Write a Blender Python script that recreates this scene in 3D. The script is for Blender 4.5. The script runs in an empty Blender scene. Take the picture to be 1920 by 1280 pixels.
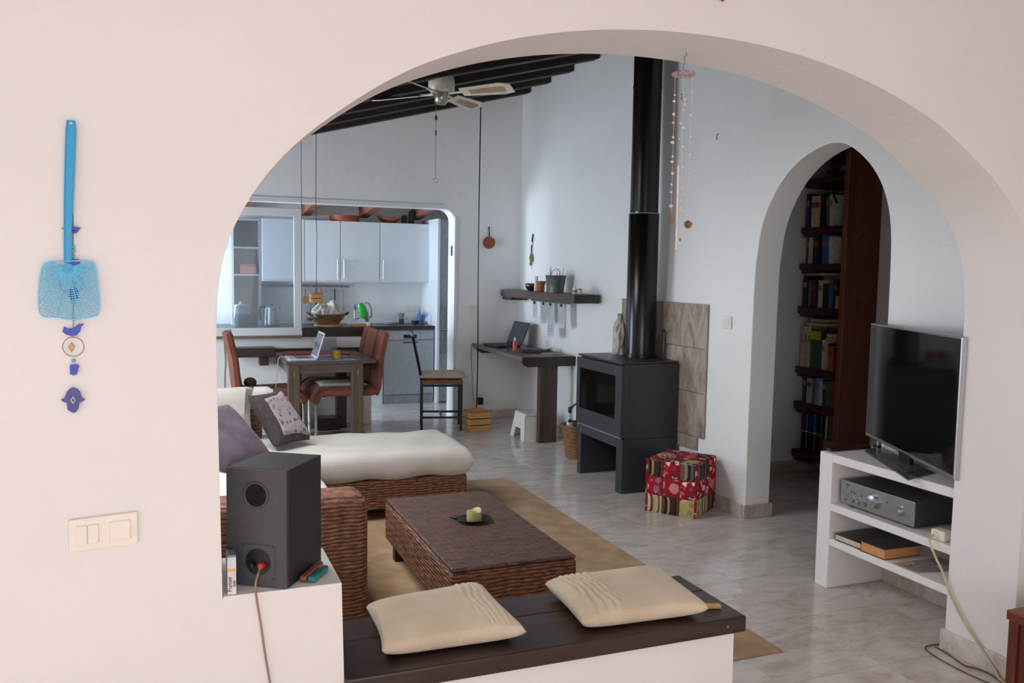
import bpy, bmesh, math, random
from mathutils import Vector, Matrix
R = math.radians
sc = bpy.context.scene
# ------------------------------------------------------------------ camera
H, FPX = 1.55, 1612.0
YAW, PIT, ROL = R(21.78), R(4.67), R(0.95)
_f = Vector((math.sin(YAW)*math.cos(PIT), math.cos(YAW)*math.cos(PIT), -math.sin(PIT)))
_r0 = Vector((math.cos(YAW), -math.sin(YAW), 0)); _u0 = _r0.cross(_f)
RT = math.cos(ROL)*_r0 + math.sin(ROL)*_u0
UP = -math.sin(ROL)*_r0 + math.cos(ROL)*_u0
CAM = Vector((0, 0, H))
cd = bpy.data.cameras.new('camera'); cam = bpy.data.objects.new('camera', cd)
sc.collection.objects.link(cam)
cd.sensor_width = 36; cd.lens = 36*FPX/1920; cd.clip_start = .02
m = Matrix((RT, UP, -_f)).transposed().to_4x4(); m.translation = CAM
cam.matrix_world = m; sc.camera = cam
def ray(x, y): return RT*((x-960)/FPX) - UP*((y-640)/FPX) + _f
def onz(x, y, z=0): d = ray(x, y); return CAM + d*((z-H)/d.z)
def ony(x, y, Y): d = ray(x, y); return CAM + d*(Y/d.y)
def onx(x, y, X): d = ray(x, y); return CAM + d*(X/d.x)
# ------------------------------------------------------------------ world, lights, exposure
w = bpy.data.worlds.new('sky'); sc.world = w; w.use_nodes = True
bg = w.node_tree.nodes['Background']; bg.inputs[0].default_value = (.62, .78, 1, 1); bg.inputs[1].default_value = 1.2
def area(name, loc, rot, sx, sy, power, col, spread=180):
    l = bpy.data.lights.new(name, 'AREA'); l.shape = 'RECTANGLE'; l.size = sx; l.size_y = sy
    l.energy = power; l.color = col; l.spread = R(spread)
    o = bpy.data.objects.new(name, l); sc.collection.objects.link(o); o.location = loc; o.rotation_euler = rot
    return o
# daylight in the window openings (each fills one opening; the roof one is added)
area('daylight_living_window', (-1.9, 6.95, 1.15), (0, R(-90), 0), 1.6, 1.35, 100, (.78, .89, 1))
area('roof_fill_light', (-.35, 4.55, 2.57), (0, R(-14.7), 0), 1.25, 1.55, 92, (.95, .97, 1), 150)  # fill from above, through a roof window added for it
area('daylight_kitchen_window', (-2.02, 9.35, 1.5), (0, R(-84), 0), 1.1, 1.0, 215, (.68, .83, 1))
area('daylight_porch_window', (-2.72, .35, 1.25), (0, R(-55), 0), 1.9, 2.6, 12, (1, .95, .94))
area('daylight_porch_door', (.2, -2.72, 1.2), (R(46), 0, 0), 3.0, 2.0, 77, (1, .955, .95))
s = bpy.data.lights.new('sun', 'SUN'); s.energy = 16; s.angle = R(.6); s.color = (1, .93, .82)
so = bpy.data.objects.new('sun', s); sc.collection.objects.link(so)
so.rotation_euler = Vector((1, -.22, -.25)).to_track_quat('-Z', 'Y').to_euler()
sc.view_settings.view_transform = 'Standard'; sc.view_settings.look = 'None'
sc.view_settings.exposure = 0.0; sc.view_settings.gamma = 1; sc.view_settings.use_curve_mapping = False
sc.cycles.use_denoising = True
sc.cycles.max_bounces = 8; sc.cycles.diffuse_bounces = 5
sc.cycles.caustics_reflective = False; sc.cycles.caustics_refractive = False
sc.cycles.sample_clamp_indirect = 6
random.seed(7)
# ------------------------------------------------------------------ materials
def lin(c):
    return tuple((v/12.92 if v <= .04045 else ((v+.055)/1.055)**2.4) for v in (x/255 for x in c)) + (1,)
class NT:
    def __init__(s, name):
        s.m = bpy.data.materials.new(name); s.m.use_nodes = True
        s.t = s.m.node_tree; s.b = s.t.nodes['Principled BSDF']; s.L = s.t.links
        s.co = s.t.nodes.new('ShaderNodeTexCoord').outputs['Object']
    def n(s, typ, **kw):
        o = s.t.nodes.new('ShaderNode'+typ)
        for k, v in kw.items():
            if k in ('operation', 'blend_type', 'data_type', 'bands_direction', 'feature', 'wave_type', 'rings_direction'): setattr(o, k, v)
            else:
                i = o.inputs[int(k[1:])] if k[0] == 'i' and k[1:].isdigit() else o.inputs[k.replace('_', ' ')]
                if hasattr(v, 'is_output'): s.L.new(v, i)
                else: i.default_value = v
        return o
    def math(s, op, a, b=0.0):
        return s.n('Math', operation=op, i0=a, i1=b).outputs[0]
    def ramp(s, fac, stops):
        o = s.t.nodes.new('ShaderNodeValToRGB'); s.L.new(fac, o.inputs[0]); e = o.color_ramp.elements
        while len(e) < len(stops): e.new(.5)
        for k, (p, c) in enumerate(stops): e[k].position = p; e[k].color = c
        return o.outputs[0]
    def mix(s, f, a, b, mode='MIX'):
        o = s.t.nodes.new('ShaderNodeMix'); o.data_type = 'RGBA'; o.blend_type = mode
        for i, v in ((0, f), (6, a), (7, b)):
            if hasattr(v, 'is_output'): s.L.new(v, o.inputs[i])
            else: o.inputs[i].default_value = v
        return o.outputs[2]
    def scale(s, v): return s.n('Mapping', Vector=s.co, Scale=v).outputs[0]
    def noise(s, sc_, det=3, vec=None, dist=0.0):
        return s.n('TexNoise', Vector=vec or s.co, Scale=sc_, Detail=det, Distortion=dist)
    def bump(s, h, st, dist=.01):
        o = s.n('Bump', Strength=st, Distance=dist, Height=h); s.L.new(o.outputs[0], s.b.inputs['Normal'])
    def base(s, c):
        if hasattr(c, 'is_output'): s.L.new(c, s.b.inputs['Base Color'])
        else: s.b.inputs['Base Color'].default_value = c
    def set(s, **kw):
        for k, v in kw.items():
            i = s.b.inputs[k.replace('_', ' ')]
            if hasattr(v, 'is_output'): s.L.new(v, i)
            else: i.default_value = v
        return s
MAT = {}
def plain(name, rgb, rough=.5, metal=0, var=.08, nsc=18, bump=.1, alpha=1, trans=0, spec=.5, emit=0):
    if name in MAT: return MAT[name]
    t = NT(name); c = lin(rgb)
    f = t.noise(nsc, 3).outputs[0]
    d = tuple(x*(1-var*2) for x in c[:3])+(1,); l = tuple(min(1, x*(1+var)) for x in c[:3])+(1,)
    t.base(t.ramp(f, [(.3, d), (.7, l)])); t.set(Roughness=rough, Metallic=metal, Transmission_Weight=trans, Specular_IOR_Level=spec)
    if bump: t.bump(t.noise(nsc*8, 2).outputs[0], bump, .002)
    if trans: t.set(IOR=1.45)
    MAT[name] = t.m; return t.m
def wood(name, c1, c2, axis=0, rough=.45, sc_=1.0, bump=.25):
    if name in MAT: return MAT[name]
    t = NT(name); s3 = [14*sc_]*3; s3[axis] = 1.2*sc_
    v = t.scale(s3); n1 = t.noise(1.6, 5, v, .6).outputs[0]; n2 = t.noise(9, 4, v).outputs[0]
    f = t.math('ADD', t.math('MULTIPLY', n1, .7), t.math('MULTIPLY', n2, .3))
    t.base(t.ramp(f, [(.32, lin(c1)), (.68, lin(c2))])); t.set(Roughness=rough)
    t.bump(f, bump, .003); MAT[name] = t.m; return t.m
def fabric(name, rgb, rgb2=None, fine=400, rough=.9, bump=.4, big=6):
    if name in MAT: return MAT[name]
    t = NT(name); rgb2 = rgb2 or tuple(int(x*.86) for x in rgb)
    f = t.noise(big, 3).outputs[0]; t.base(t.ramp(f, [(.3, lin(rgb2)), (.7, lin(rgb))]))
    t.set(Roughness=rough, Specular_IOR_Level=.15, Sheen_Weight=.15)
    v = t.math('MULTIPLY', t.n('TexWave', Vector=t.co, Scale=fine/10, bands_direction='X').outputs[1], t.n('TexWave', Vector=t.co, Scale=fine/10, bands_direction='Y').outputs[1])
    t.bump(t.math('ADD', v, t.math('MULTIPLY', f, 3)), bump, .002); MAT[name] = t.m; return t.m
def stripes(name, cols, axis=0, freq=14):
    if name in MAT: return MAT[name]
    t = NT(name); x = t.n('SeparateXYZ', i0=t.co).outputs[axis]
    f = t.math('FRACT', t.math('MULTIPLY', x, freq))
    o = t.t.nodes.new('ShaderNodeValToRGB'); t.L.new(f, o.inputs[0]); o.color_ramp.interpolation = 'CONSTANT'
    e = o.color_ramp.elements
    while len(e) < len(cols): e.new(.5)
    for k, c in enumerate(cols): e[k].position = k/len(cols); e[k].color = lin(c)
    t.base(o.outputs[0]); t.set(Roughness=.9, Specular_IOR_Level=.15); t.bump(t.noise(150, 2).outputs[0], .2, .002)
    MAT[name] = t.m; return t.m
def floral(name, base, spots, sc_=22, th=.34):
    if name in MAT: return MAT[name]
    t = NT(name)
    dv = t.n('VectorMath', operation='SCALE', i0=t.noise(60, 2).outputs[1]); dv.inputs['Scale'].default_value = .028
    vo = t.n('TexVoronoi', Vector=t.n('VectorMath', operation='ADD', i0=t.co, i1=dv.outputs[0]).outputs[0], Scale=sc_)
    col = t.ramp(t.n('SeparateColor', i0=vo.outputs[1]).outputs[0], [(k/(len(spots)), lin(c)) for k, c in enumerate(spots)])
    d = t.math('ADD', vo.outputs[0], t.math('MULTIPLY', t.noise(70, 2).outputs[0], .15))
    f = t.ramp(d, [(th, (1, 1, 1, 1)), (th+.04, (0, 0, 0, 1))])
    t.base(t.mix(f, lin(base), col)); t.set(Roughness=.9, Specular_IOR_Level=.15); t.bump(t.noise(200, 2).outputs[0], .2, .002)
    MAT[name] = t.m; return t.m
def wicker(name, top, c1=(72, 44, 32), c2=(172, 114, 82), row=.016, stake=.055):
    t = NT(name); s3 = t.n('SeparateXYZ', i0=t.co).outputs
    if top: a, b = s3[1], s3[0]
    else: a, b = s3[2], t.math('ADD', s3[0], s3[1])
    wob = t.math('MULTIPLY', t.math('SUBTRACT', t.noise(7, 2).outputs[0], .5), row*1.6)
    a = t.math('ADD', a, wob)
    kb = t.math('DIVIDE', b, stake); ka = t.math('DIVIDE', a, row)
    rowh = t.math('ABSOLUTE', t.math('SINE', t.math('MULTIPLY', ka, math.pi)))
    par = t.math('MULTIPLY', t.math('FLOOR', ka), math.pi)
    over = t.math('ADD', t.math('MULTIPLY', t.math('SINE', t.math('ADD', t.math('MULTIPLY', kb, math.pi), par)), .5), .5)
    h = t.math('MULTIPLY', t.math('POWER', rowh, .6), t.math('ADD', t.math('MULTIPLY', over, .65), .35))
    n = t.noise(26, 3, t.scale((1, 1, 4) if not top else (1, 4, 1))).outputs[0]
    col = t.ramp(n, [(.28, lin(c1)), (.72, lin(c2))])
    t.base(t.mix(t.ramp(h, [(.05, (1, 1, 1, 1)), (.45, (0, 0, 0, 1))]), col, lin((24, 14, 10))))
    t.set(Roughness=.55); t.bump(h, 1.0, .006); MAT[name] = t.m; return t.m
# walls and floor
def plaster(name, rgb, rough=.62):
    t = NT(name); f = t.noise(3, 4).outputs[0]; c = lin(rgb)
    t.base(t.ramp(f, [(.3, tuple(x*.97 for x in c[:3])+(1,)), (.7, c)]))
    t.set(Roughness=rough, Specular_IOR_Level=.35)
    t.bump(t.math('ADD', t.math('MULTIPLY', t.noise(5, 3).outputs[0], 2.2), t.math('MULTIPLY', t.noise(85, 3).outputs[0], .35)), .22, .012)
    MAT[name] = t.m; return t.m
WHITE = plaster('white_plaster', (233, 229, 226)); WGLOSS = plaster('white_wall_paint', (240, 240, 239), .34)
def marble(name, c1, c2, c3, rough):
    t = NT(name); v = t.scale((1, 2.2, 1))
    geo = t.t.nodes.new('ShaderNodeObjectInfo').outputs['Random']
    off = t.n('CombineXYZ', i0=t.math('MULTIPLY', geo, 37), i1=t.math('MULTIPLY', geo, 91), i2=0.0).outputs[0]
    v = t.n('VectorMath', operation='ADD', i0=v, i1=off).outputs[0]
    n = t.noise(3.2, 7, v, 1.6).outputs[0]; n2 = t.noise(11, 6, v, 2.2).outputs[0]
    f = t.math('ADD', t.math('MULTIPLY', n, .65), t.math('MULTIPLY', n2, .35))
    t.base(t.ramp(f, [(.36, lin(c1)), (.5, lin(c2)), (.62, lin(c3))]))
    t.set(Roughness=rough, Specular_IOR_Level=.5); t.bump(n2, .03, .002); MAT[name] = t.m; return t.m
FLOOR = marble('marble_floor', (186, 172, 163), (203, 195, 188), (211, 205, 199), .13)
BASEB = marble('marble_skirting', (176, 158, 148), (203, 194, 186), (216, 210, 203), .3)
GROUT = plain('grout', (140, 132, 126), .9)
SLATE = marble('stone_wall_tile', (126, 108, 92), (160, 146, 130), (178, 166, 150), .42)
DARKW = wood('dark_stained_wood', (34, 23, 20), (66, 45, 39), 0, .32)
DARKWY = wood('dark_stained_wood_y', (34, 23, 20), (66, 45, 39), 1, .38)
DARKWZ = wood('dark_stained_wood_z', (52, 36, 30), (84, 62, 52), 2, .45)
BEAMW = wood('ceiling_beam_wood', (26, 16, 14), (48, 31, 28), 0, .6)
TABW = wood('grey_brown_table_wood', (74, 60, 54), (112, 94, 84), 1, .35)
TABWZ = wood('grey_brown_table_wood_z', (74, 58, 50), (118, 98, 86), 2, .4)
REDW = wood('red_brown_wood', (70, 26, 16), (112, 48, 28), 2, .4)
REDWY = wood('red_brown_wood_y', (48, 22, 16), (82, 40, 28), 1, .45)
TERRA = wood('terracotta_beam_wood', (104, 58, 42), (150, 92, 70), 1, .6)
PINE = wood('pale_pine_wood', (176, 124, 74), (216, 168, 112), 0, .5)
WICK = wicker('brown_wicker', False); WICKT = wicker('brown_wicker_top', True, (70, 49, 41), (130, 98, 84), .0125, .03)
BASKET = wicker('tan_wicker', False, (120, 80, 48), (176, 126, 82), .012, .03)
BASKET2 = wicker('straw_wicker', False, (118, 88, 56), (180, 140, 92), .02, .05)
RUG = fabric('jute_rug', (180, 148, 112), (152, 122, 88), 700, .95, .7, 9)
LINEN = fabric('cream_linen', (216, 200, 176), (198, 180, 154), 900, .9, .35)
SOFAW = fabric('white_cotton_cover', (214, 208, 200), (198, 191, 183), 900, .92, .3, 4)
PURPLE = fabric('purple_velvet', (110, 94, 106), (84, 70, 82), 900, .85, .4, 10)
ORANGE = fabric('rust_orange_upholstery', (140, 85, 67), (114, 65, 51), 900, .8, .3)
IVORY = fabric('ivory_cushion', (224, 216, 204), (206, 196, 184), 900, .9, .3)
BLACK = plain('black_metal', (24, 24, 26), .45, .3); BLACKP = plain('black_plastic', (20, 20, 22), .4)
STOVE = plain('charcoal_stove_steel', (50, 51, 56), .38, 0, .04, 30, .04)
PIPE = plain('black_enamel_pipe', (16, 16, 17), .24, .2, .03, 20, .02)
GLASSD = plain('smoked_glass', (14, 13, 14), .06, 0, .02, 10, 0)
CHROME = plain('chrome', (205, 208, 212), .14, 1, .02, 20, 0); STEEL = plain('brushed_steel', (172, 174, 178), .34, .75, .05, 40, .05)
WLAC = plain('white_lacquer', (222, 226, 230), .22, 0, .01, 6, 0); WPLAS = plain('white_plastic', (226, 222, 212), .35, 0, .02, 20, 0)
CREAMP = plain('cream_plastic', (236, 229, 215), .4, 0, .02, 30, 0)
WALU = plain('white_aluminium', (225, 227, 230), .3, 0, .01, 8, 0)
GREYC = plain('speaker_grey_vinyl', (74, 74, 78), .5, 0, .05, 60, .15); DGREY = plain('speaker_black_vinyl', (38, 36, 37), .5, 0, .05, 60, .15)
SILVER = plain('silver_aluminium', (176, 178, 180), .34, .85, .02, 30, 0)
PAPER = plain('white_paper', (228, 228, 232), .85, 0, .02, 12, 0)
COPPER = plain('copper', (150, 84, 62), .38, .8, .12, 20, .05); BRASS = plain('brass_wire', (150, 118, 78), .35, .9, .05, 30, 0)
CERAM = plain('terracotta_clay', (142, 72, 48), .7, 0, .08, 14, .1)
ZINC = plain('galvanised_zinc', (120, 130, 130), .42, .6, .12, 16, .05)
def glass(name, rgb=(240, 246, 248), mixf=.88, rough=.02):
    t = NT(name); nt = t.t; out = nt.nodes['Material Output']
    tr = nt.nodes.new('ShaderNodeBsdfTransparent'); tr.inputs[0].default_value = lin(rgb)
    mx = nt.nodes.new('ShaderNodeMixShader'); mx.inputs[0].default_value = mixf
    k_ = .75 if 'frost' in name or 'grey' in name or 'pane' in name else .06; t.base(tuple(v*k_ for v in lin(rgb)[:3])+(1,)); t.set(Roughness=rough, Specular_IOR_Level=.9)
    t.L.new(t.b.outputs[0], mx.inputs[1]); t.L.new(tr.outputs[0], mx.inputs[2]); t.L.new(mx.outputs[0], out.inputs[0])
    MAT[name] = t.m; return t.m
GLASS = glass('hazy_pane', (236, 242, 246), .86); TUMBLER = glass('clear_tumbler_glass', (246, 249, 252), .92)  # sash pane: reflection haze put into a pale base colour
JUICE = plain('orange_juice', (252, 200, 44), .3, 0, .03, 8, 0)
# ------------------------------------------------------------------ mesh helpers
col = sc.collection
class G:
    def __init__(s): s.bm = bmesh.new()
    def _v(s, pts): return [s.bm.verts.new(p) for p in pts]
    def box(s, x0, x1, y0, y1, z0, z1):
        v = s._v([(x, y, z) for z in (z0, z1) for (x, y) in ((x0, y0), (x1, y0), (x1, y1), (x0, y1))])
        for f in ((3, 2, 1, 0), (4, 5, 6, 7), (0, 1, 5, 4), (1, 2, 6, 5), (2, 3, 7, 6), (3, 0, 4, 7)): s.bm.faces.new([v[i] for i in f])
        return s
    def hexa(s, b4, t4):
        v = s._v(list(b4)+list(t4))
        for f in ((3, 2, 1, 0), (4, 5, 6, 7), (0, 1, 5, 4), (1, 2, 6, 5), (2, 3, 7, 6), (3, 0, 4, 7)): s.bm.faces.new([v[i] for i in f])
        return s
    def obox(s, c, ax, ay, az):        # oriented box, half axes
        c, ax, ay, az = map(Vector, (c, ax, ay, az))
        b = [c-ax-ay-az, c+ax-ay-az, c+ax+ay-az, c-ax+ay-az]; return s.hexa(b, [p+2*az for p in b])
    def poly(s, pts, d):               # extruded outline, d = offset vector
        d = Vector(d); a = s._v(pts); b = s._v([Vector(p)+d for p in pts]); n = len(a)
        fa = s.bm.faces.new(a); fb = s.bm.faces.new(b[::-1])
        for i in range(n): s.bm.faces.new((a[i], b[i], b[(i+1) % n], a[(i+1) % n]))
        return s
    def cyl(s, p0, p1, r0, r1=None, n=20, cap=True):
        return s.tube([p0, p1], [r0, r0 if r1 is None else r1], n, cap)
    def tube(s, path, r, n=8, cap=True, closed=False):
        P = [Vector(p) for p in path]; k = len(P); rs = r if isinstance(r, (list, tuple)) else [r]*k
        rings = []; prev = None
        for i, p in enumerate(P):
            if closed: d = P[(i+1) % k]-P[i-1]
            else: d = P[min(i+1, k-1)]-P[max(i-1, 0)]
            d.normalize()
            u = prev if prev is not None else (Vector((0, 0, 1)) if abs(d.z) < .9 else Vector((1, 0, 0)))
            u = (u-d*u.dot(d)); u = u.normalized() if u.length > 1e-6 else d.orthogonal().normalized()
            prev = u; v = d.cross(u)
            rings.append(s._v([p+(u*math.cos(2*math.pi*j/n)+v*math.sin(2*math.pi*j/n))*rs[i] for j in range(n)]))
        for i in range(k if closed else k-1):
            a, b = rings[i], rings[(i+1) % k]
            for j in range(n): s.bm.faces.new((a[j], a[(j+1) % n], b[(j+1) % n], b[j]))
        if cap and not closed:
            s.bm.faces.new(rings[0][::-1]); s.bm.faces.new(rings[-1])
        return s
    def lathe(s, prof, c=(0, 0, 0), n=24, sx=1, sy=1):
        c = Vector(c); rings = []
        for r, z in prof:
            if r < 1e-6: rings.append([s.bm.verts.new(c+Vector((0, 0, z)))])
            else: rings.append(s._v([c+Vector((r*sx*math.cos(2*math.pi*j/n), r*sy*math.sin(2*math.pi*j/n), z)) for j in range(n)]))
        for a, b in zip(rings, rings[1:]):
            if len(a) == 1 and len(b) == 1: continue
            for j in range(n):
                q = [a[0]] if len(a) == 1 else [a[j], a[(j+1) % n]]
                q2 = [b[0]] if len(b) == 1 else [b[(j+1) % n], b[j]]
                s.bm.faces.new(q+q2)
        return s
    def ball(s, c, rx, ry=None, rz=None, n=10):
        ry = ry or rx; rz = rz or rx; pr = [(math.sin(math.pi*i/n), -math.cos(math.pi*i/n)*rz) for i in range(n+1)]
        pr[0] = (0, -rz); pr[-1] = (0, rz)
        return s.lathe(pr, c, max(8, n), rx, ry)
    def pillow(s, c4, th, n=18, low=1.0, wr=0.0, fn=None, pw=.42, ex=0.0):
        c4 = [Vector(p) for p in c4]; nrm = (c4[1]-c4[0]).cross(c4[3]-c4[0]).normalized()
        cen = sum(c4, Vector())/4
        def P(u, v, sg):
            # slightly concave sides, pointed corners
            uu = u*(1-.06*(1-v*v)*(abs(u)**4)); vv = v*(1-.06*(1-u*u)*(abs(v)**4))
            a, b = (uu+1)/2, (vv+1)/2
            p = c4[0]*(1-a)*(1-b)+c4[1]*a*(1-b)+c4[2]*a*b+c4[3]*(1-a)*b
            t = ((1-u**4)*(1-v**4))**pw*th/2
            if fn and sg > 0: t += fn(u, v)*min(1, 4*((1-u*u)*(1-v*v))**.5)
            if wr and sg > 0: t += wr*math.sin(7*u+3*v)*math.cos(5*v-2*u)*(1-u*u)*(1-v*v)
            return p+nrm*t*(sg if sg > 0 else -low)
        g = {}
        for sg in (1, -1):
            for i in range(n+1):
                for j in range(n+1):
                    e = i in (0, n) or j in (0, n)
                    if sg < 0 and e: g[sg, i, j] = g[1, i, j]
                    else: g[sg, i, j] = s.bm.verts.new(P(-1+2*i/n, -1+2*j/n, sg))
            for i in range(n):
                for j in range(n):
                    q = [g[sg, i, j], g[sg, i+1, j], g[sg, i+1, j+1], g[sg, i, j+1]]
                    s.bm.faces.new(q if sg > 0 else q[::-1])
        return s
    def obj(s, name, mat, parent=None, bev=0.0, smooth=False, seg=2, sub=0):
        bm = s.bm; bmesh.ops.recalc_face_normals(bm, faces=bm.faces)
        if any(len(f.verts) > 4 for f in bm.faces) and not bev:
            bmesh.ops.triangulate(bm, faces=[f for f in bm.faces if len(f.verts) > 4])
        xs = [v.co for v in bm.verts]
        lo = Vector([min(c[i] for c in xs) for i in range(3)]); hi = Vector([max(c[i] for c in xs) for i in range(3)])
        o0 = Vector(((lo.x+hi.x)/2, (lo.y+hi.y)/2, lo.z))
        bmesh.ops.translate(bm, verts=bm.verts, vec=-o0)
        me = bpy.data.meshes.new(name); bm.to_mesh(me); bm.free(); me.materials.append(mat)
        if smooth: me.polygons.foreach_set('use_smooth', [True]*len(me.polygons))
        o = bpy.data.objects.new(name, me); col.objects.link(o); o.location = o0
        if parent is not None:
            o.parent = parent
            q = parent
            off = Vector(q.location)
            while q.parent: q = q.parent; off += Vector(q.location)
            o.location = o0-off if not q.get('_local') else o0
            if q.get('_local') and parent is not q: o.location = o0-Vector(parent.location)
        if bev:
            b = o.modifiers.new('bevel', 'BEVEL'); b.width = bev; b.segments = seg; b.limit_method = 'ANGLE'; b.angle_limit = R(40)
            if not smooth:
                pass
        if smooth and bev == 0:
            try: me.set_sharp_from_angle(angle=R(45))
            except Exception: pass
        if sub:
            q = o.modifiers.new('sub', 'SUBSURF'); q.levels = q.render_levels = sub
        return o
def B(*a): return G().box(*a)
def tag(o, label, cat, group=None):
    o['label'] = label; o['category'] = cat
    if group: o['group'] = group
    return o
def st(o): o['kind'] = 'structure'; return o
def thing(name, label, cat, loc=(0, 0, 0), group=None, rotz=None):
    o = bpy.data.objects.new(name, None); col.objects.link(o); o.location = loc; o.empty_display_size = .05
    if rotz is not None: o.rotation_euler = (0, 0, rotz); o['_local'] = 1
    return tag(o, label, cat, group)
def dup(root, loc, rotz, label, group=None):
    def cp(o, par):
        c = o.copy(); col.objects.link(c); c.parent = par
        for ch in list(o.children): cp(ch, c)
        return c
    r = cp(root, None); r.location = loc; r.rotation_euler = (0, 0, rotz); r['label'] = label
    if group: r['group'] = group
    return r
def curve3(pts, k=6):
    P = [Vector(p) for p in pts]; out = []
    for i in range(len(P)-1):
        a, b, c, d = P[max(i-1, 0)], P[i], P[i+1], P[min(i+2, len(P)-1)]
        for j in range(k):
            t = j/k
            out.append(.5*((2*b)+(c-a)*t+(2*a-5*b+4*c-d)*t*t+(3*b-a-3*c+d)*t**3))
    return out+[P[-1]]
def text(name, s, size, mat, parent, org, ux, uy, thick=.0006):
    cu = bpy.data.curves.new(name, 'FONT'); cu.body = s; cu.size = size; cu.extrude = thick
    t = bpy.data.objects.new('t', cu); col.objects.link(t); dg = bpy.context.evaluated_depsgraph_get()
    me = bpy.data.meshes.new_from_object(t.evaluated_get(dg)); bpy.data.objects.remove(t); bpy.data.curves.remove(cu)
    ux, uy = Vector(ux).normalized(), Vector(uy).normalized(); uz = ux.cross(uy)
    g = G(); g.bm.from_mesh(me); bpy.data.meshes.remove(me)
    M4 = Matrix((ux, uy, uz)).transposed().to_4x4(); M4.translation = Vector(org)
    bmesh.ops.transform(g.bm, matrix=M4, verts=g.bm.verts)
    return g.obj(name, mat, parent)
# ------------------------------------------------------------------ setting
D0, D1 = 2.256, 2.565            # near arch wall, front and back face
XW = 3.393; KB = 8.45            # right wall, back wall
def wx(y): return XW + max(0, y-5.5)*.021
floor = st(B(-2.7, 5.1, -2.8, 10.4, -.16, -.004).obj('floor', GROUT))
st(B(-2.7, 4.2, -2.7, 2.03, -.004, 0).obj('floor_porch', marble('porch_tile', (226, 200, 188), (236, 216, 206), (242, 226, 218), .3)))
TS = .5
tm = None
def tile(i, j):
    global tm
    cx, cy = .143+TS*(i+.5), .04+TS*(j+.5)
    if tm is None:
        o = B(cx-TS/2+.0012, cx+TS/2-.0012, cy-TS/2+.0012, cy+TS/2-.0012, -.004, 0).obj('floor_tile', FLOOR, floor); tm = o.data
        global tz; tz = o.location.z
    else:
        o = bpy.data.objects.new('floor_tile', tm); col.objects.link(o); o.parent = floor
        o.location = Vector((cx, cy, -.004))-Vector(floor.location)
for i in range(-2, 10):
    for j in range(4, 21):
        x0, y0 = .143+TS*i, .04+TS*j
        if x0 < -.9: continue
        if x0 > 3.0 and y0 > 5.5 and x0 > 3.3: continue
        if y0 > 8.2 and (x0 < 1.6 or y0 > 9.6): continue
        if x0 < -.2 and y0 > 8: continue
        tile(i, j)
# near wall with the big arch, pedestal and bench plinth in one masonry mass
arch = [(.116, .70), (.112, 1.0), (.108, 1.363), (.115, 1.507), (.141, 1.618), (.186, 1.712), (.243, 1.795), (.322, 1.879), (.4225, 1.96), (.526, 2.032), (.621, 2.086), (.716, 2.127), (.824, 2.166), (.934, 2.198), (1.08, 2.230), (1.234, 2.252), (1.395, 2.265), (1.583, 2.267), (1.783, 2.256), (1.996, 2.226), (2.223, 2.170), (2.45, 2.086), (2.64, 1.978), (2.79, 1.873), (2.905, 1.752), (2.975, 1.605), (3.002, 1.44), (3.004, 1.2), (3.0, 0)]
ap = [(p.x, p.y) for p in curve3([(x, z, 0) for x, z in arch], 3)]
out = [(-2.7, 0), (-2.7, 3.7), (5.0, 3.7), (5.0, 0)] + ap[::-1] + [(.118, .708), (.42, .708), (.428, .39), (1.70, .39), (1.703, 0)]
st(G().poly([(x, D0, z) for x, z in out], (0, D1-D0, 0)).obj('wall_near', WHITE, None, .009))
# right wall with the small arch
a2 = [(4.445, 0), (4.44, 1.0), (4.432, 1.55), (4.418, 1.668), (4.39, 1.83), (4.331, 1.962), (4.218, 2.108), (4.061, 2.216), (3.89, 2.272), (3.787, 2.278), (3.685, 2.253), (3.566, 2.174), (3.468, 2.072), (3.399, 1.945), (3.362, 1.792), (3.351, 1.55), (3.35, 1.0), (3.35, 0)]
a2p = [(p.x, p.y) for p in curve3([(y, z, 0) for y, z in a2], 3)]
o2 = [(D1, 0), (D1, 3.75), (5.5, 3.75), (8.66, 3.75), (8.66, 0), (5.5, 0)] + a2p
g = G().poly([(wx(y), y, z) for y, z in o2], (.19, 0, 0)); st(g.obj('wall_right', WGLOSS, None, .006))
# back wall, kitchen hatch and doorway in one opening
cr = [(2.72-.12*(1-math.cos(t)), 2.05+.12*math.sin(t)) for t in [R(90*k/6) for k in range(7)]]
ob = [(-1.85, 0), (1.87, 0), (1.87, .885), (.15, .885), (.15, 2.17)] + cr[::-1] + [(2.72, 0), (3.47, 0), (3.47, 3.75), (-1.85, 3.75)]
st(G().poly([(x, KB, z) for x, z in ob], (0, .2, 0)).obj('wall_back', WGLOSS, None, .004))
g = B(.15, 2.60, KB-.012, KB+.02, 2.17, 2.215); st(g.obj('trim_1', WALU, None, .004))
g = B(2.722, 2.752, KB-.012, KB+.02, .0, 2.10); st(g.obj('trim_2', WALU, None, .004))
tag(B(2.712, 2.722, 8.50, 8.535, 1.70, 1.80).obj('door_latch', BLACKP, None, .002), 'small black latch plate on the white kitchen door jamb', 'latch')
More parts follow.
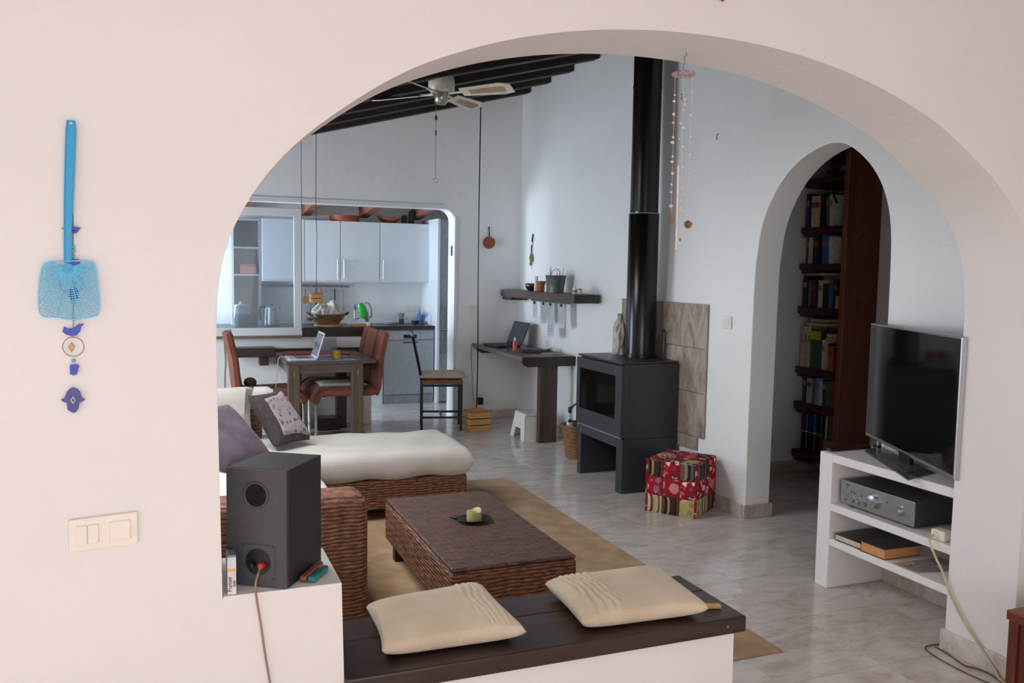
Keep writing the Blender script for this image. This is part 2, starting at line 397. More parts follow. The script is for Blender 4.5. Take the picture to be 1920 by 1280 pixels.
# left wall of the living room with a wide window, kitchen left wall with a window, porch walls
def winwall(name, X, y0, y1, z1, mat, *wins, t=.18):
    r = G(); y = y0
    for wy0, wy1, wz0, wz1 in wins:
        r.box(X-t, X, y, wy0, 0, z1); r.box(X-t, X, wy0, wy1, 0, wz0); r.box(X-t, X, wy0, wy1, wz1, z1); y = wy1
    r.box(X-t, X, y, y1, 0, z1)
    return st(r.obj(name, mat))
def winframe(name, X, wy0, wy1, wz0, wz1, n):
    f = G(); q = .05
    f.box(X-.12, X-.06, wy0, wy1, wz0, wz0+q); f.box(X-.12, X-.06, wy0, wy1, wz1-q, wz1)
    for k in range(n+1):
        y = wy0+(wy1-wy0)*k/n; y = min(max(y, wy0+q/2), wy1-q/2); f.box(X-.12, X-.06, y-q/2, y+q/2, wz0+q, wz1-q)
    return st(f.obj(name, WALU))
winwall('wall_left', -1.75, D1, KB, 3.75, WGLOSS, (6.2, 7.65, .25, 2.0)); winframe('window_1', -1.75, 6.2, 7.65, .25, 2.0, 2)
winwall('wall_kitchen_left', -1.9, 8.65, 10.25, 3.0, WGLOSS, (8.8, 9.9, .95, 2.1)); winframe('window_2', -1.9, 8.8, 9.9, .95, 2.1, 2)
winwall('wall_porch_left', -2.55, -2.6, D0, 3.0, WHITE, (-1.0, 1.7, .25, 2.25)); winframe('window_3', -2.55, -1.0, 1.7, .25, 2.25, 3)
st(B(-3.25, -3.1, -3.2, 2.7, 1.15, 3.2).obj('sun_block_wall', WHITE)); st(B(-3.25, -3.1, 2.7, 12.5, 0, 3.2).obj('sun_block_wall', WHITE))  # unseen outer walls added to keep direct sun off the windows
r = B(-2.7, -1.5, -2.75, -2.6, 0, 3); r.box(1.9, 4.2, -2.75, -2.6, 0, 3); r.box(-1.5, 1.9, -2.75, -2.6, 2.3, 3); st(r.obj('wall_porch_back', WHITE))
st(B(4.2, 4.35, -2.75, D0, 0, 3).obj('wall_porch_right', WHITE))
st(B(-2.75, 4.35, -2.75, D0, 2.85, 2.98).obj('ceiling_porch', WHITE))
# sloping ceiling of dark boards on beams
def cz(x): return 2.585 + .2625*x
def slab(y0, y1, x0, x1, lo, hi):
    g = G(); g.hexa([(x0, y0, cz(x0)+lo), (x1, y0, cz(x1)+lo), (x1, y1, cz(x1)+lo), (x0, y1, cz(x0)+lo)], [(x0, y0, cz(x0)+hi), (x1, y0, cz(x1)+hi), (x1, y1, cz(x1)+hi), (x0, y1, cz(x0)+hi)]); return g
RX0, RX1, RY0, RY1 = -1.0, .3, 3.75, 5.35     # added roof window, an unseen opening made for the fill light
ceil = st(slab(D1-.05, RY0, -1.85, 3.6, .02, .12).obj('ceiling', BEAMW))
for a_ in ((RY1, KB+.05, -1.85, 3.6), (RY0, RY1, -1.85, RX0), (RY0, RY1, RX1, 3.6)): slab(*a_, .02, .12).obj('ceiling_panel', BEAMW, ceil)
f_ = bpy.data.objects.new('added_roof_window', None); col.objects.link(f_); f_.location = (-.35, 4.55, 2.5); st(f_)  # parent of the frame around the added roof opening
for a_ in ((RY0, RY0+.05, RX0, RX1), (RY1-.05, RY1, RX0, RX1), (RY0+.05, RY1-.05, RX0, RX0+.05), (RY0+.05, RY1-.05, RX1-.05, RX1)): slab(*a_, .03, .11).obj('added_roof_frame', WALU, f_)
for k in range(11):
    y = 8.22-.525*k
    slab(y, y+.105, -1.75, wx(y)-.004, -.125, .02).obj('beam', BEAMW, ceil, .006)
for k in range(int((KB-D1)/.131)):
    y = D1+.131*k
    for xa, xb in (((-1.75, RX0), (RX1, wx(y)-.004)) if RY0-.13 < y < RY1 else ((-1.75, wx(y)-.004),)): slab(y+.003, y+.128, xa, xb, .008, .022).obj('ceiling_board', BEAMW, ceil)
# kitchen shell
st(B(-2.1, 3.6, 10.25, 10.4, 0, 2.8).obj('wall_kitchen_back', WGLOSS))
st(B(3.5, 3.62, 8.65, 10.3, 0, 2.8).obj('wall_kitchen_right', WGLOSS))
st(B(2.882, 2.912, 9.56, 10.25, 0, 2.14).obj('wall_kitchen_pier', WLAC, None, .003))
g = G(); g.hexa([(-2.1, 8.6, 2.46), (3.6, 8.6, 2.46), (3.6, 10.3, 2.30), (-2.1, 10.3, 2.30)], [(-2.1, 8.6, 2.56), (3.6, 8.6, 2.56), (3.6, 10.3, 2.40), (-2.1, 10.3, 2.40)])
kc = st(g.obj('ceiling_kitchen', WHITE))
for x in (-1.9, -1.22, -.55, .12, .80, 1.49, 2.16, 2.80):
    g = G(); g.hexa([(x-.05, 8.64, 2.31), (x+.05, 8.64, 2.31), (x+.05, 10.26, 2.15), (x-.05, 10.26, 2.15)], [(x-.05, 8.64, 2.47), (x+.05, 8.64, 2.47), (x+.05, 10.26, 2.31), (x-.05, 10.26, 2.31)])
    g.obj('beam', TERRA, kc, .006)
# hall behind the small arch
st(B(3.58, 5.0, 5.45, 5.58, 0, 3).obj('wall_hall_far', WGLOSS)); st(B(4.885, 5.0, D1, 5.5, 0, 3).obj('wall_hall_right', WGLOSS))
hc = st(B(3.58, 5.0, D1, 5.5, 2.62, 2.72).obj('ceiling_hall', BEAMW))
for x in (3.72, 4.06, 4.40): B(x, x+.09, D1, 5.45, 2.5, 2.62).obj('beam', BEAMW, hc, .005)
d = bpy.data.objects.new('door_1', None); col.objects.link(d); d.location = (4.0, 5.43, 0); st(d)
B(4.265, 4.35, 5.41, 5.449, 0, 2.1).obj('door_frame', REDW, d, .004); B(3.60, 4.26, 5.425, 5.449, 0, 2.06).obj('door_leaf', REDW, d, .003)
# marble skirting
def bb(name, pts, h=.088, t=.014):
    for k, (a, b, nx, ny) in enumerate(pts):
        a, b, n = Vector((*a, 0)), Vector((*b, 0)), Vector((nx, ny, 0))*t
        g = G(); g.hexa([a, b, b+n, a+n], [p+Vector((0, 0, h)) for p in (a, b, b+n, a+n)]); st(g.obj(name, BASEB, None, .003))
bb('baseboard_right', [((XW, 4.462), (XW, 4.905), -1, 0)]); bb('baseboard_right', [((wx(5.95), 5.95), (wx(KB), KB), -1, 0)])
bb('baseboard_arch', [((XW-.014, 4.445), (3.60, 4.445), 0, -1)]); bb('baseboard_right', [((XW, D1+.02), (XW, 3.335), -1, 0)])
bb('baseboard_back', [((2.756, KB), (wx(KB)-.014, KB), 0, -1)])
bb('baseboard_near', [((3.0, D0), (3.0, D1+.014), -1, 0)]); bb('baseboard_near', [((3.0, D1), (3.39, D1), 0, 1)])
bb('baseboard_hall', [((4.35, 5.449), (4.88, 5.449), 0, -1)])
# stone tiles on the wall behind the stove
tp = bpy.data.objects.new('trim_3', None); col.objects.link(tp); tp.location = (XW, 5.5, .33); st(tp)
zz = [(1.042, 1.347), (.733, 1.038), (.424, .729), (.33, .42)]
for (z0, z1) in zz:
    for (y0, y1) in ((4.912, 5.507), (5.511, 6.10)):
        if z1 == .42 and y0 < 5: y0 = 4.995
        B(XW-.008-.004*random.random(), XW-.0005, y0, y1, z0, z1).obj('wall_tile', SLATE, tp, .0015)
tag(G().tube(curve3([(XW-.001, 4.871, 2.478), (XW-.012, 4.871, 2.47), (XW-.012, 4.871, 2.452), (XW-.014, 4.868, 2.44), (XW-.020, 4.862, 2.444), (XW-.022, 4.858, 2.455)], 3), .0025, 6).obj('wall_hook', BLACK), 'small dark hook screwed into the wall above the tiles', 'hook')
# switches and sockets
def switch(name, label, c, ux, n, w, h, rock, sock=False, mat=None):
    c, ux, n, uz = Vector(c), Vector(ux), Vector(n), Vector((0, 0, 1)); mat = mat or CREAMP
    t = thing(name, label, 'socket' if sock else 'light switch', c-uz*h/2)
    G().obox(c+n*.005, ux*w/2, n*.005, uz*h/2).obj('plate', mat, t, .003)
    for (u, ww) in rock:
        if sock:
            f = G().cyl(c+ux*u+n*.0101, c+ux*u+n*.0125, .021, n=20).obj('socket_face', mat, t)
            for s in (-1, 1): G().cyl(c+ux*(u+s*.0095)+n*.0126, c+ux*(u+s*.0095)+n*.0132, .003, n=8).obj('pin_hole', BLACKP, f)
        else: G().obox(c+ux*u+n*.0115, ux*ww/2, n*.003, uz*.0235).obj('rocker', mat, t, .002)
    return t
tsw = switch('light_switch', 'cream double light switch plate on the near white wall', (-.155, D0, .906), (1, .0, .055), (0, -1, 0), .152, .08, [(-.0475, .0235), (-.0225, .0235), (.036, .047)])
switch('light_switch', 'single cream light switch between stone tiles and small arch', (XW, 4.69, 1.24), (0, 1, 0), (-1, 0, 0), .082, .082, [(0, .047)])
switch('light_switch', 'single pale light switch beside the kitchen doorway', (2.925, KB, 1.148), (1, 0, 0), (0, -1, 0), .08, .08, [(0, .047)])
switch('wall_socket', 'double power socket low on the wall by the desk', (2.98, KB, .185), (1, 0, 0), (0, -1, 0), .152, .08, [(-.036, 0), (.036, 0)], True)
switch('wall_socket', 'double power socket above the kitchen worktop', (2.757, 10.25, 1.085), (1, 0, 0), (0, -1, 0), .165, .085, [(-.04, 0), (.04, 0)], True)
# ------------------------------------------------------------------ bench with cushions, pedestal things
t = thing('wooden_bench', 'dark wooden bench seat on the white plinth under the arch', 'bench', (1.08, 2.43, .39))
B(.428, 1.733, 2.236, 2.478, .3905, .444).obj('plank', DARKW, t, .006, seg=3); B(.428, 1.735, 2.480, 2.640, .3905, .4435).obj('plank', DARKW, t, .006, seg=3)
for x in (.50, 1.66): G().cyl((x, 2.2362, .418), (x, 2.2355, .418), .0035, n=10).obj('nail_head', STEEL, t)
def pleat(u0, u1, seed):
    rnd = random.Random(seed); ph = [rnd.uniform(-.06, .06) for _ in range(8)]
    def f(u, v):
        if u < min(u0, u1)-.1 or u > max(u0, u1)+.1: return 0
        q = (u-u0)/(u1-u0); q = max(0, min(1, q)); k = q*6+ .55*math.sin(2.2*v+seed+q*3)+.18*math.sin(7*v+seed)
        return .0055*(.5+.5*math.sin(6.283*k))*min(1, q*6)*min(1, (1-q)*6)
    return f
def cushion(name, label, px, zc, th, mat, fn, group=None, n=64):
    c4 = [onz(x, y, zc) for x, y in px]
    return tag(G().pillow(c4, th, n, .95, 0, fn, .34).obj(name, mat, None, 0, True), label, 'cushion', group)
zc = .444+.038
cushion('seat_cushion', 'cream pleated cushion on the bench nearest the loudspeaker', [(716, 1221), (988, 1184), (902, 1098), (686, 1138)], zc, .082, LINEN, pleat(.38, .92, 1), 'bench cushions')
cushion('seat_cushion', 'cream pleated cushion at the open end of the bench', [(1093, 1170), (1330, 1140), (1234, 1065), (1021, 1094)], zc, .082, LINEN, pleat(-.92, -.25, 4), 'bench cushions')
p = onz(1336, 1136, .452)
tag(G().obox(p+Vector((0, 0, .001)), (.026, -.008, 0), (.003, .009, 0), (0, 0, .0075)).obj('wooden_clothes_peg', PINE, None, .003), 'small orange-brown wooden peg lying beside the bench cushion', 'peg')
# loudspeaker, rotated on the pedestal, seen from behind
zp = .709; FR = Vector((.2755, 2.251, zp)); ux = Vector((-.833, .553, 0)); uy = Vector((.553, .833, 0)); up = Vector((0, 0, 1))
W_, D_, H_ = .172, .214, .314
t = thing('loudspeaker', 'grey bookshelf loudspeaker seen from behind on the white pedestal', 'speaker', FR+ux*W_/2+uy*D_/2)
G().obox(FR+ux*W_/2+uy*(D_/2+.006)+up*H_/2, ux*W_/2, uy*(D_/2-.006), up*H_/2).obj('cabinet', DGREY, t, .002)
bk = G().obox(FR+ux*W_/2+uy*.004+up*H_/2, ux*(W_/2-.0006), uy*.004, up*(H_/2-.0006)).obj('back_panel', GREYC, t, .001)
pc = FR+ux*.086+up*.246-uy*.0
G().tube([pc+(ux*math.cos(a)+up*math.sin(a))*.033-uy*.001 for a in [R(15*k) for k in range(24)]], .0035, 8, closed=True).obj('port_ring', GREYC, t, 0, True)
G().cyl(pc-uy*.0015, pc+uy*.02, .032, n=32).obj('port_hole', plain('port_black', (8, 8, 8), .9, 0, 0, 10, 0), t)
tc = FR+ux*.080+up*.068
pl = G().obox(tc-uy*.0012, ux*.046, uy*.0012, up*.046).obj('terminal_plate', GREYC, t, .001)
G().cyl(tc-uy*.0030, tc-uy*.0024, .036, n=28).obj('terminal_cup', plain('cup_black', (26, 25, 27), .35), pl)
for s, mt in ((-1, plain('red_plastic', (214, 40, 44), .35)), (1, BLACKP)):
    q = tc+ux*.0135*s-up*.006; G().cyl(q-uy*.0026, q-uy*.018, .0082, .0074, n=14).obj('binding_post', mt, pl, .001, True)
for a in (-1, 1):
    for b_ in (-1, 1): q = tc+ux*.041*a+up*.041*b_; G().cyl(q-uy*.0024, q-uy*.0032, .0022, n=8).obj('screw', BLACKP, pl)
q = tc-ux*.0135-up*.006-uy*.014
pth = [q, q-uy*.010-up*.012, onx(484, 1075, .203)-uy*.0, ony(479, 1096, 2.232), ony(481, 1120, 2.244), ony(489, 1170, 2.249), ony(497, 1225, 2.249), ony(507, 1285, 2.249), ony(512, 1330, 2.249), Vector((.26, 2.24, .12)), Vector((.30, 2.2, .004))]
tag(G().tube(curve3(pth, 6), .0028, 8).obj('speaker_cable', plain('grey_pink_cable', (158, 128, 116), .5), None, 0, True), 'thin pinkish speaker cable hanging down the white pedestal', 'cable')
# cigarette packet (narrow side to the camera), its warning print kept
t = thing('cigarette_packet', 'narrow white cigarette packet standing upright by the arch jamb', 'packet', (.142, 2.262, zp+.0))
x0, y0 = .1285, 2.262; PK = plain('packet_white', (226, 216, 218), .4)
B(x0, x0+.0215, y0, y0+.052, zp, zp+.067).obj('box', PK, t, .0008)
B(x0-.0003, x0+.0218, y0-.0003, y0+.0523, zp+.067, zp+.098).obj('lid', plain('packet_lid', (206, 208, 216), .35), t, .0008)
B(x0-.0004, x0+.0219, y0-.0005, y0+.05, zp+.061, zp+.0685).obj('band', plain('packet_gold_band', (216, 170, 120), .4), t)
B(x0, x0+.0215, y0+.0005, y0+.0515, zp+.098, zp+.103).obj('flap_top', plain('packet_grey_top', (120, 128, 130), .4), t, .0008)
INK = plain('ink', (70, 60, 84), .7, 0, 0, 10, 0)
text('print', 'Fumer', .0155, INK, t, (x0+.0105, y0-.0006, zp+.008), (0, 0, 1), (-1, 0, 0)); text('print', 'tue', .0125, INK, t, (x0+.0195, y0-.0006, zp+.020), (0, 0, 1), (-1, 0, 0))
def lighter(name, label, a, b, mat, metal):
    a, b = Vector(a), Vector(b); d = (b-a).normalized(); n = Vector((-d.y, d.x, 0)); L = (b-a).length
    t = thing(name, label, 'lighter', (a+b)/2-Vector((0, 0, .0)))
    c = a+d*L*.36; G().obox(c+up*.008, d*L*.36, n*.0105, up*.0075).obj('body', mat, t, .005, seg=3)
    c = a+d*L*.84; G().obox(c+up*.0085, d*L*.12, n*.009, up*.0065).obj('hood', metal, t, .003)
    G().cyl(a+d*L*.95+n*.006+up*.012, a+d*L*.95-n*.006+up*.012, .0045, n=10).obj('wheel', STEEL, t)
lighter('lighter', 'brown disposable lighter lying against the loudspeaker', onz(567, 1091, zp+.002), onz(602, 1061, zp+.002), plain('brown_plastic', (142, 82, 58), .3), plain('brown_hood', (170, 104, 70), .4, .2))
lighter('lighter', 'teal disposable lighter lying on the pedestal edge', onz(583, 1092, zp+.002), onz(612, 1069, zp+.002), plain('teal_plastic', (34, 128, 132), .2), plain('teal_hood', (44, 140, 142), .3, .3))
# ------------------------------------------------------------------ fly swatter and garland on the near wall
yw = D0-.012
BLUE = plain('sky_blue_plastic', (44, 158, 206), .4, 0, .03, 12, 0); LBLUE = plain('pale_blue_plastic_mesh', (120, 205, 236), .45, 0, .03, 12, 0)
t = thing('fly_swatter', 'sky blue plastic fly swatter hanging on the near wall', 'fly swatter', (-.218, yw, 1.43))
P = lambda x, y, yy=yw: ony(x, y, yy)
hp = [P(133, 226), P(133, 240), P(131, 300), P(128.5, 380), P(127, 440), P(127, 492)]
g = G()
hw = [.0075, .0095, .0095, .0085, .007, .0065]
L_ = [h+Vector((-w_, 0, 0)) for h, w_ in zip(hp, hw)]; R_ = [h+Vector((w_, 0, 0)) for h, w_ in zip(hp, hw)]
g.poly(L_+R_[::-1], (0, .004, 0)); hd = g.obj('handle', BLUE, t, .001)
G().tube(L_+R_[::-1], .0016, 6, closed=True).obj('handle_rim', BLUE, hd)
G().cyl(P(133, 231)-Vector((0, .001, 0)), P(133, 231)+Vector((0, .005, 0)), .0035, n=12).obj('hanging_hole', STEEL, hd)
rim = [(92, 491), (130, 489), (168, 490), (178, 498), (183, 530), (186, 565), (184, 588), (178, 592), (160, 596), (138, 599), (120, 597), (102, 594), (86, 594), (77, 590), (73, 575), (73, 545), (76, 515), (82, 496)]
rimc = curve3([P(*q) for q in rim+[rim[0]]], 4)[:-1]
G().tube(rimc, .0016, 6, closed=True).obj('head_rim', LBLUE, t)
hub = P(127, 503); g = G(); g.cyl(hub+Vector((0, -.001, 0)), hub+Vector((0, .002, 0)), .0125, n=20); g.obj('head_boss', BLUE, t)
import_pts = [(q.x, q.z) for q in rimc]
def inside(x, z):
    c = False; n = len(import_pts)
    for i in range(n):
        (xa, za), (xb, zb) = import_pts[i], import_pts[i-1]
        if (za > z) != (zb > z) and x < (xb-xa)*(z-za)/(zb-za)+xa: c = not c
    return c
g = G()
def bar(a, b_, w_): g.tube([a, b_], w_, 4, False)
def clipray(a):
    d = Vector((math.cos(a), 0, math.sin(a))); r_ = .012
    while inside(hub.x+d.x*r_, hub.z+d.z*r_) and r_ < .3: r_ += .002
    return d, r_
for k in range(46):
    a = R(-200+k*220/45); d, r_ = clipray(a)
    if r_ > .016: bar(hub+d*.011, hub+d*r_, .0014 if k % 5 == 0 else .0007)
for rr in [.016+.0052*k for k in range(21)]:
    prev = None
    for k in range(67):
        a = R(-200+k*220/66); q = hub+Vector((math.cos(a)*rr, 0, math.sin(a)*rr))
        if not inside(q.x, q.z): prev = None; continue
        if prev is not None: bar(prev, q, .0010)
        prev = q
g.obj('mesh_grid', LBLUE, t)
# garland
yg = D0-.004; Pg = lambda x, y: ony(x, y, yg)
COB = plain('cobalt_blue_ceramic', (44, 56, 178), .35, 0, .06, 30, .05); TURQ = plain('turquoise_bead', (110, 190, 200), .3)
t = thing('hanging_garland', 'string of blue birds, beads and a hand charm on the near wall', 'garland', Pg(138, 775))
G().tube([Pg(137, 400), Pg(137, 470), Pg(137, 600), Pg(137, 632)], .0008, 5).obj('thread', BRASS, t)
def flat(pts, mat, name, th=.004, par=None): 
    return G().poly([ony(x, y, yg-th) for x, y in pts], (0, th, 0)).obj(name, mat, par or t, .0008)
flat([(113, 428), (122, 426), (128, 432), (136, 424), (152, 427), (146, 433), (142, 438), (132, 436), (124, 430)], COB, 'bird')
flat([(117, 622), (120, 612), (126, 616), (134, 616), (141, 613), (148, 607), (158, 607), (152, 612), (150, 621), (143, 629), (134, 630), (124, 627)], COB, 'bird')
flat([(128, 492), (134, 486), (146, 485), (150, 491), (146, 498), (134, 500)], COB, 'bird')
for y, rr in ((462, .004), (470, .005), (480, .004), (532, .006), (545, .009), (556, .01), (565, .006), (600, .004), (676, .0045), (701, .0045)):
    p = Pg(138, y); G().ball(p, rr, min(rr, .0035), rr).obj('bead', TURQ if y not in (545, 556) else COB, t, 0, True)
rc = Pg(137.5, 650)
for c_, r_ in ((rc, .0225), (Pg(134, 532), .024)): G().tube([c_+Vector((math.cos(R(12*k))*r_, 0, math.sin(R(12*k))*r_)) for k in range(30)], .0008, 5, closed=True).obj('wire_ring', BRASS, t, 0, True)
flat([(128, 651), (132, 645), (134, 641), (137, 646), (140, 649), (137, 655), (134, 661), (131, 656)], BRASS, 'star_charm', .002)
flat([(131, 684), (144, 683), (149, 686), (146, 692), (144, 702), (131, 702)], COB, 'cup_charm', .006)
flat([(114, 749), (121, 747), (125, 735), (131, 729), (137, 726), (144, 729), (150, 735), (153, 747), (160, 748), (155, 753), (149, 754), (147, 765), (143, 772), (138, 774), (133, 772), (127, 768), (125, 755), (118, 753)], plain('violet_blue_enamel', (66, 62, 124), .3, .2, .12, 40, .1), 'hand_charm', .006)
flat([(131, 750), (137, 742), (142, 750), (137, 758)], plain('pale_enamel', (180, 184, 168), .4), 'eye_mark', .0075); G().ball(ony(137, 750, yg-.008), .002, .001, .003).obj('eye_pupil', BLACKP, t)
tag(G().lathe([(0, 0), (.006, .004), (.009, .014), (.006, .024), (.002, .03), (0, .031)], ony(1355, 3, D0-.010), 14).obj('bead_pendant', plain('dark_pink_bead', (112, 56, 76), .3), None, 0, True), 'dark pink bead hanging on the wall at the top edge', 'bead')
# ------------------------------------------------------------------ white console with amplifier and television
XC = 3.02
t = thing('media_console', 'white built masonry shelf unit under the television', 'shelf unit', (3.2, 2.97, 0))
B(XC, XW-.001, 3.285, 3.372, 0, .68).obj('end_panel', WHITE, t, .006)
B(XC, XW-.001, D1+.002, 3.2845, .638, .68).obj('shelf', WHITE, t, .005); B(XC, XW-.001, D1+.002, 3.2845, .396, .434).obj('shelf', WHITE, t, .005); B(XC, XW-.001, D1+.002, 3.2845, .222, .258).obj('shelf', WHITE, t, .005)
zt = .6805
a, b = Vector((3.378, 3.447, .726)), Vector((2.980, 2.551, .726)); ux = (b-a).normalized(); n = Vector((-ux.y, ux.x, 0)); n = n if n.x < 0 else -n
L = (b-a).length; Ht = .588
t = thing('television', 'large flat black television with silver rim angled on the console', 'television', (3.17, 2.98, zt))
c = (a+b)/2+up*Ht/2-n*.014
G().obox(c, ux*L/2, n*.012, up*Ht/2).obj('housing', SILVER, t, .003)
G().obox(c-n*.018, ux*L*.40, n*.008, up*Ht*.40).obj('back_cover', BLACKP, t, .006)
G().obox(c+n*.0122+up*.004, ux*(L/2-.008), n*.0012, up*(Ht/2-.013)).obj('screen', plain('black_glossy_screen', (9, 9, 11), .07, 0, .02, 10, 0, spec=.6), t)
G().obox(a+ux*L*.5-n*.012-up*.019, ux*.06, n*.012, up*.027).obj('neck', BLACKP, t, .002)
b1, b2, b3 = onz(1622, 847, zt), onz(1703, 901, zt), onz(1750, 887, zt)
b4 = b1+b3-b2; b4.x = min(b4.x, XW-.02); e = up*.008
g = G(); q4 = [b1, b2, b3, b4]; cc = sum(q4, Vector())/4; q4 = [Vector((min(p.x, 3.375), p.y, zt)) for p in q4]
g.hexa(q4, [p+e for p in q4]); bs = g.obj('stand_base', plain('dark_grey_glass', (62, 60, 60), .12), t, .001)
g = G(); q5 = [cc+(p-cc)*.72+e*1.02 for p in q4]; g.hexa(q5, [p+up*.001 for p in q5]); g.obj('base_inlay', plain('bronze_grey', (104, 98, 88), .15), bs)
tag(G().obox((XC+.16, 3.347, zt+.0075), (.128, 0, 0), (0, .017, 0), (0, 0, .0075)).obj('remote_control', BLACKP, None, .003), 'black remote control lying at the far end of the console', 'remote')
tag(G().obox((3.245, 3.19, zt+.005), (.05, -.03, 0), (.012, .02, 0), (0, 0, .004)).obj('mobile_phone', plain('red_plastic_cover', (120, 40, 48), .35), None, .002), 'dark red phone lying on the console behind the television base', 'phone')
t = thing('aerial_antenna', 'small silver rod antenna with black top behind the television', 'antenna', (3.372, 3.30, zt))
q = Vector((3.355, 3.335, zt)); G().cyl(q, q+up*.012, .02, n=16).obj('foot', BLACKP, t); G().cyl(q+up*.012, q+up*.135, .005, n=10).obj('rod', SILVER, t); G().cyl(q+up*.135, q+up*.175, .011, n=12).obj('cap', BLACKP, t)
# amplifier
t = thing('stereo_amplifier', 'silver stereo amplifier with round knobs on the console shelf', 'amplifier', (3.2, 3.02, .434))
AX = 3.052; ya, yb, za, zb = 2.803, 3.250, .448, .560
B(AX+.006, XW-.03, ya+.002, yb-.002, za, zb).obj('case', plain('dark_grey_case', (64, 60, 58), .45, .3), t, .002)
fp = B(AX, AX+.006, ya, yb, za, zb).obj('front_panel', SILVER, t, .0015)
for y in (ya+.05, yb-.05):
    for x in (AX+.04, XW-.07): G().cyl((x, y, .4345), (x, y, za), .018, n=14).obj('foot', BLACKP, t)
def knob(y, z, r, l, name='knob', mat=SILVER):
    k = G().lathe([(0, l), (r*.86, l), (r, l-.003), (r, 0), (0, 0)], n=24)
    bmesh.ops.rotate(k.bm, cent=(0, 0, 0), matrix=Matrix.Rotation(R(-90), 3, 'Y'), verts=k.bm.verts)
    bmesh.ops.translate(k.bm, verts=k.bm.verts, vec=(AX-.0001, y, z)); return k.obj(name, mat, fp, 0, True)
knob(yb-.212, za+.058, .0295, .024); knob(ya+.085, za+.052, .021, .02)
for y in (yb-.075, yb-.113, yb-.151): knob(y, za+.03, .0125, .012)
knob(yb-.034, za+.052, .010, .006, 'power_button')
DK = plain('dark_print', (60, 62, 66), .6, 0, 0, 10, 0)
B(AX-.0006, AX, yb-.055, yb-.028, zb-.02, zb-.013).obj('badge', DK, fp)
for y, z in ((yb-.04, zb-.03), (yb-.07, zb-.045), (yb-.088, zb-.047), (yb-.135, zb-.05), (yb-.034, za+.02), (ya+.155, za+.072)): knob(y, z, .0035, .003, 'indicator', DK)
# books and magazine on the lowest shelf
def book_flat(label, pts, z0, th, cover, pages, name='book'):
    b4 = [Vector((p[0], p[1], z0)) for p in pts]; t = thing(name, label, 'book', sum(b4, Vector())/4)
    c = sum(b4, Vector())/4; ins = [c+(p-c)*.965 for p in b4]
    g = G(); g.hexa([p+up*.003 for p in ins], [p+up*(th-.003) for p in ins]); g.obj('pages', pages, t)
    for zc_, nm in ((0, 'cover'), (th-.003, 'cover')):
        g = G(); g.hexa([p+up*zc_ for p in b4], [p+up*(zc_+.003) for p in b4]); g.obj(nm, cover, t)
    return t
book_flat('dark covered book lying at the back of the lowest console shelf', [(3.03, 3.255), (3.035, 3.09), (3.30, 3.10), (3.30, 3.265)], .2585, .032, plain('black_book_cover', (40, 38, 42), .4), plain('cream_pages', (206, 192, 164), .8))
book_flat('thick orange-edged book lying nearest on the lowest console shelf', [(3.022, 3.078), (3.028, 2.935), (3.245, 2.93), (3.25, 3.07)], .2585, .05, plain('dark_grey_book_cover', (58, 54, 52), .35), plain('orange_pages', (204, 146, 92), .8))
t = thing('magazine', 'folded colour magazine lying flat on the lowest console shelf', 'magazine', (3.15, 2.80, .2585))
g = G(); q = [(3.03, 2.885, .2587), (3.035, 2.755, .2587), (3.30, 2.71, .2587), (3.30, 2.87, .2587)]; g.hexa(q, [Vector(p)+up*.004 for p in q]); g.obj('pages', plain('grey_print_page', (150, 148, 146), .5, 0, .2, 30), t)
g = G(); q = [(3.04, 2.88, .2629), (3.043, 2.845, .2629), (3.12, 2.84, .2629), (3.12, 2.878, .2629)]; g.hexa(q, [Vector(p)+up*.0008 for p in q]); g.obj('cover_picture', plain('yellow_print', (190, 176, 96), .5, 0, .2, 40), t)
# adapter and cables
t = thing('power_adapter', 'cream multi plug adapter at the edge of the middle shelf', 'adapter', (3.06, 2.66, .4345))
B(3.035, 3.085, 2.625, 2.695, .4345, .478).obj('body', CREAMP, t, .005); G().cyl((3.034, 2.672, .456), (3.028, 2.672, .456), .016, n=16).obj('plug_face', CREAMP, t)
tag(G().tube(curve3([(3.026, 2.672, .456), (2.99, 2.66, .44), (2.985, 2.62, .38), (2.985, 2.575, .32), (2.985, 2.53, .24), (2.982, 2.45, .15), (2.984, 2.38, .09), (2.98, 2.31, .03), (2.96, 2.25, .006), (2.96, 2.05, .006)], 6), .005, 8).obj('power_cable', plain('yellowed_white_cable', (206, 186, 140), .45), None, 0, True), 'thick yellowed power cable dropping from the console to the floor', 'cable')
zf = .004; ThinC = plain('brown_cable', (120, 84, 70), .5)
tag(G().tube(curve3([(3.10, D1+.03, zf), (3.03, 2.60, zf), (2.935, 2.60, zf), (2.90, 2.52, zf), (2.893, 2.393, zf), (2.90, 2.30, zf), (2.93, 2.15, zf), (2.94, 1.9, zf)], 6), .0032, 6).obj('floor_cable', ThinC, None, 0, True), 'thin brown cable looping on the marble floor by the skirting', 'cable')
tag(G().tube(curve3([(2.975, 2.585, zf), (2.97, 2.53, zf), (2.955, 2.46, zf), (2.945, 2.41, zf), (2.962, 2.385, zf), (2.975, 2.33, zf), (2.95, 2.2, zf), (2.955, 1.95, zf)], 6), .003, 6).obj('floor_cable', plain('dark_brown_cable', (96, 66, 56), .5), None, 0, True), 'thin dark cable running along the skirting of the arch pillar', 'cable')
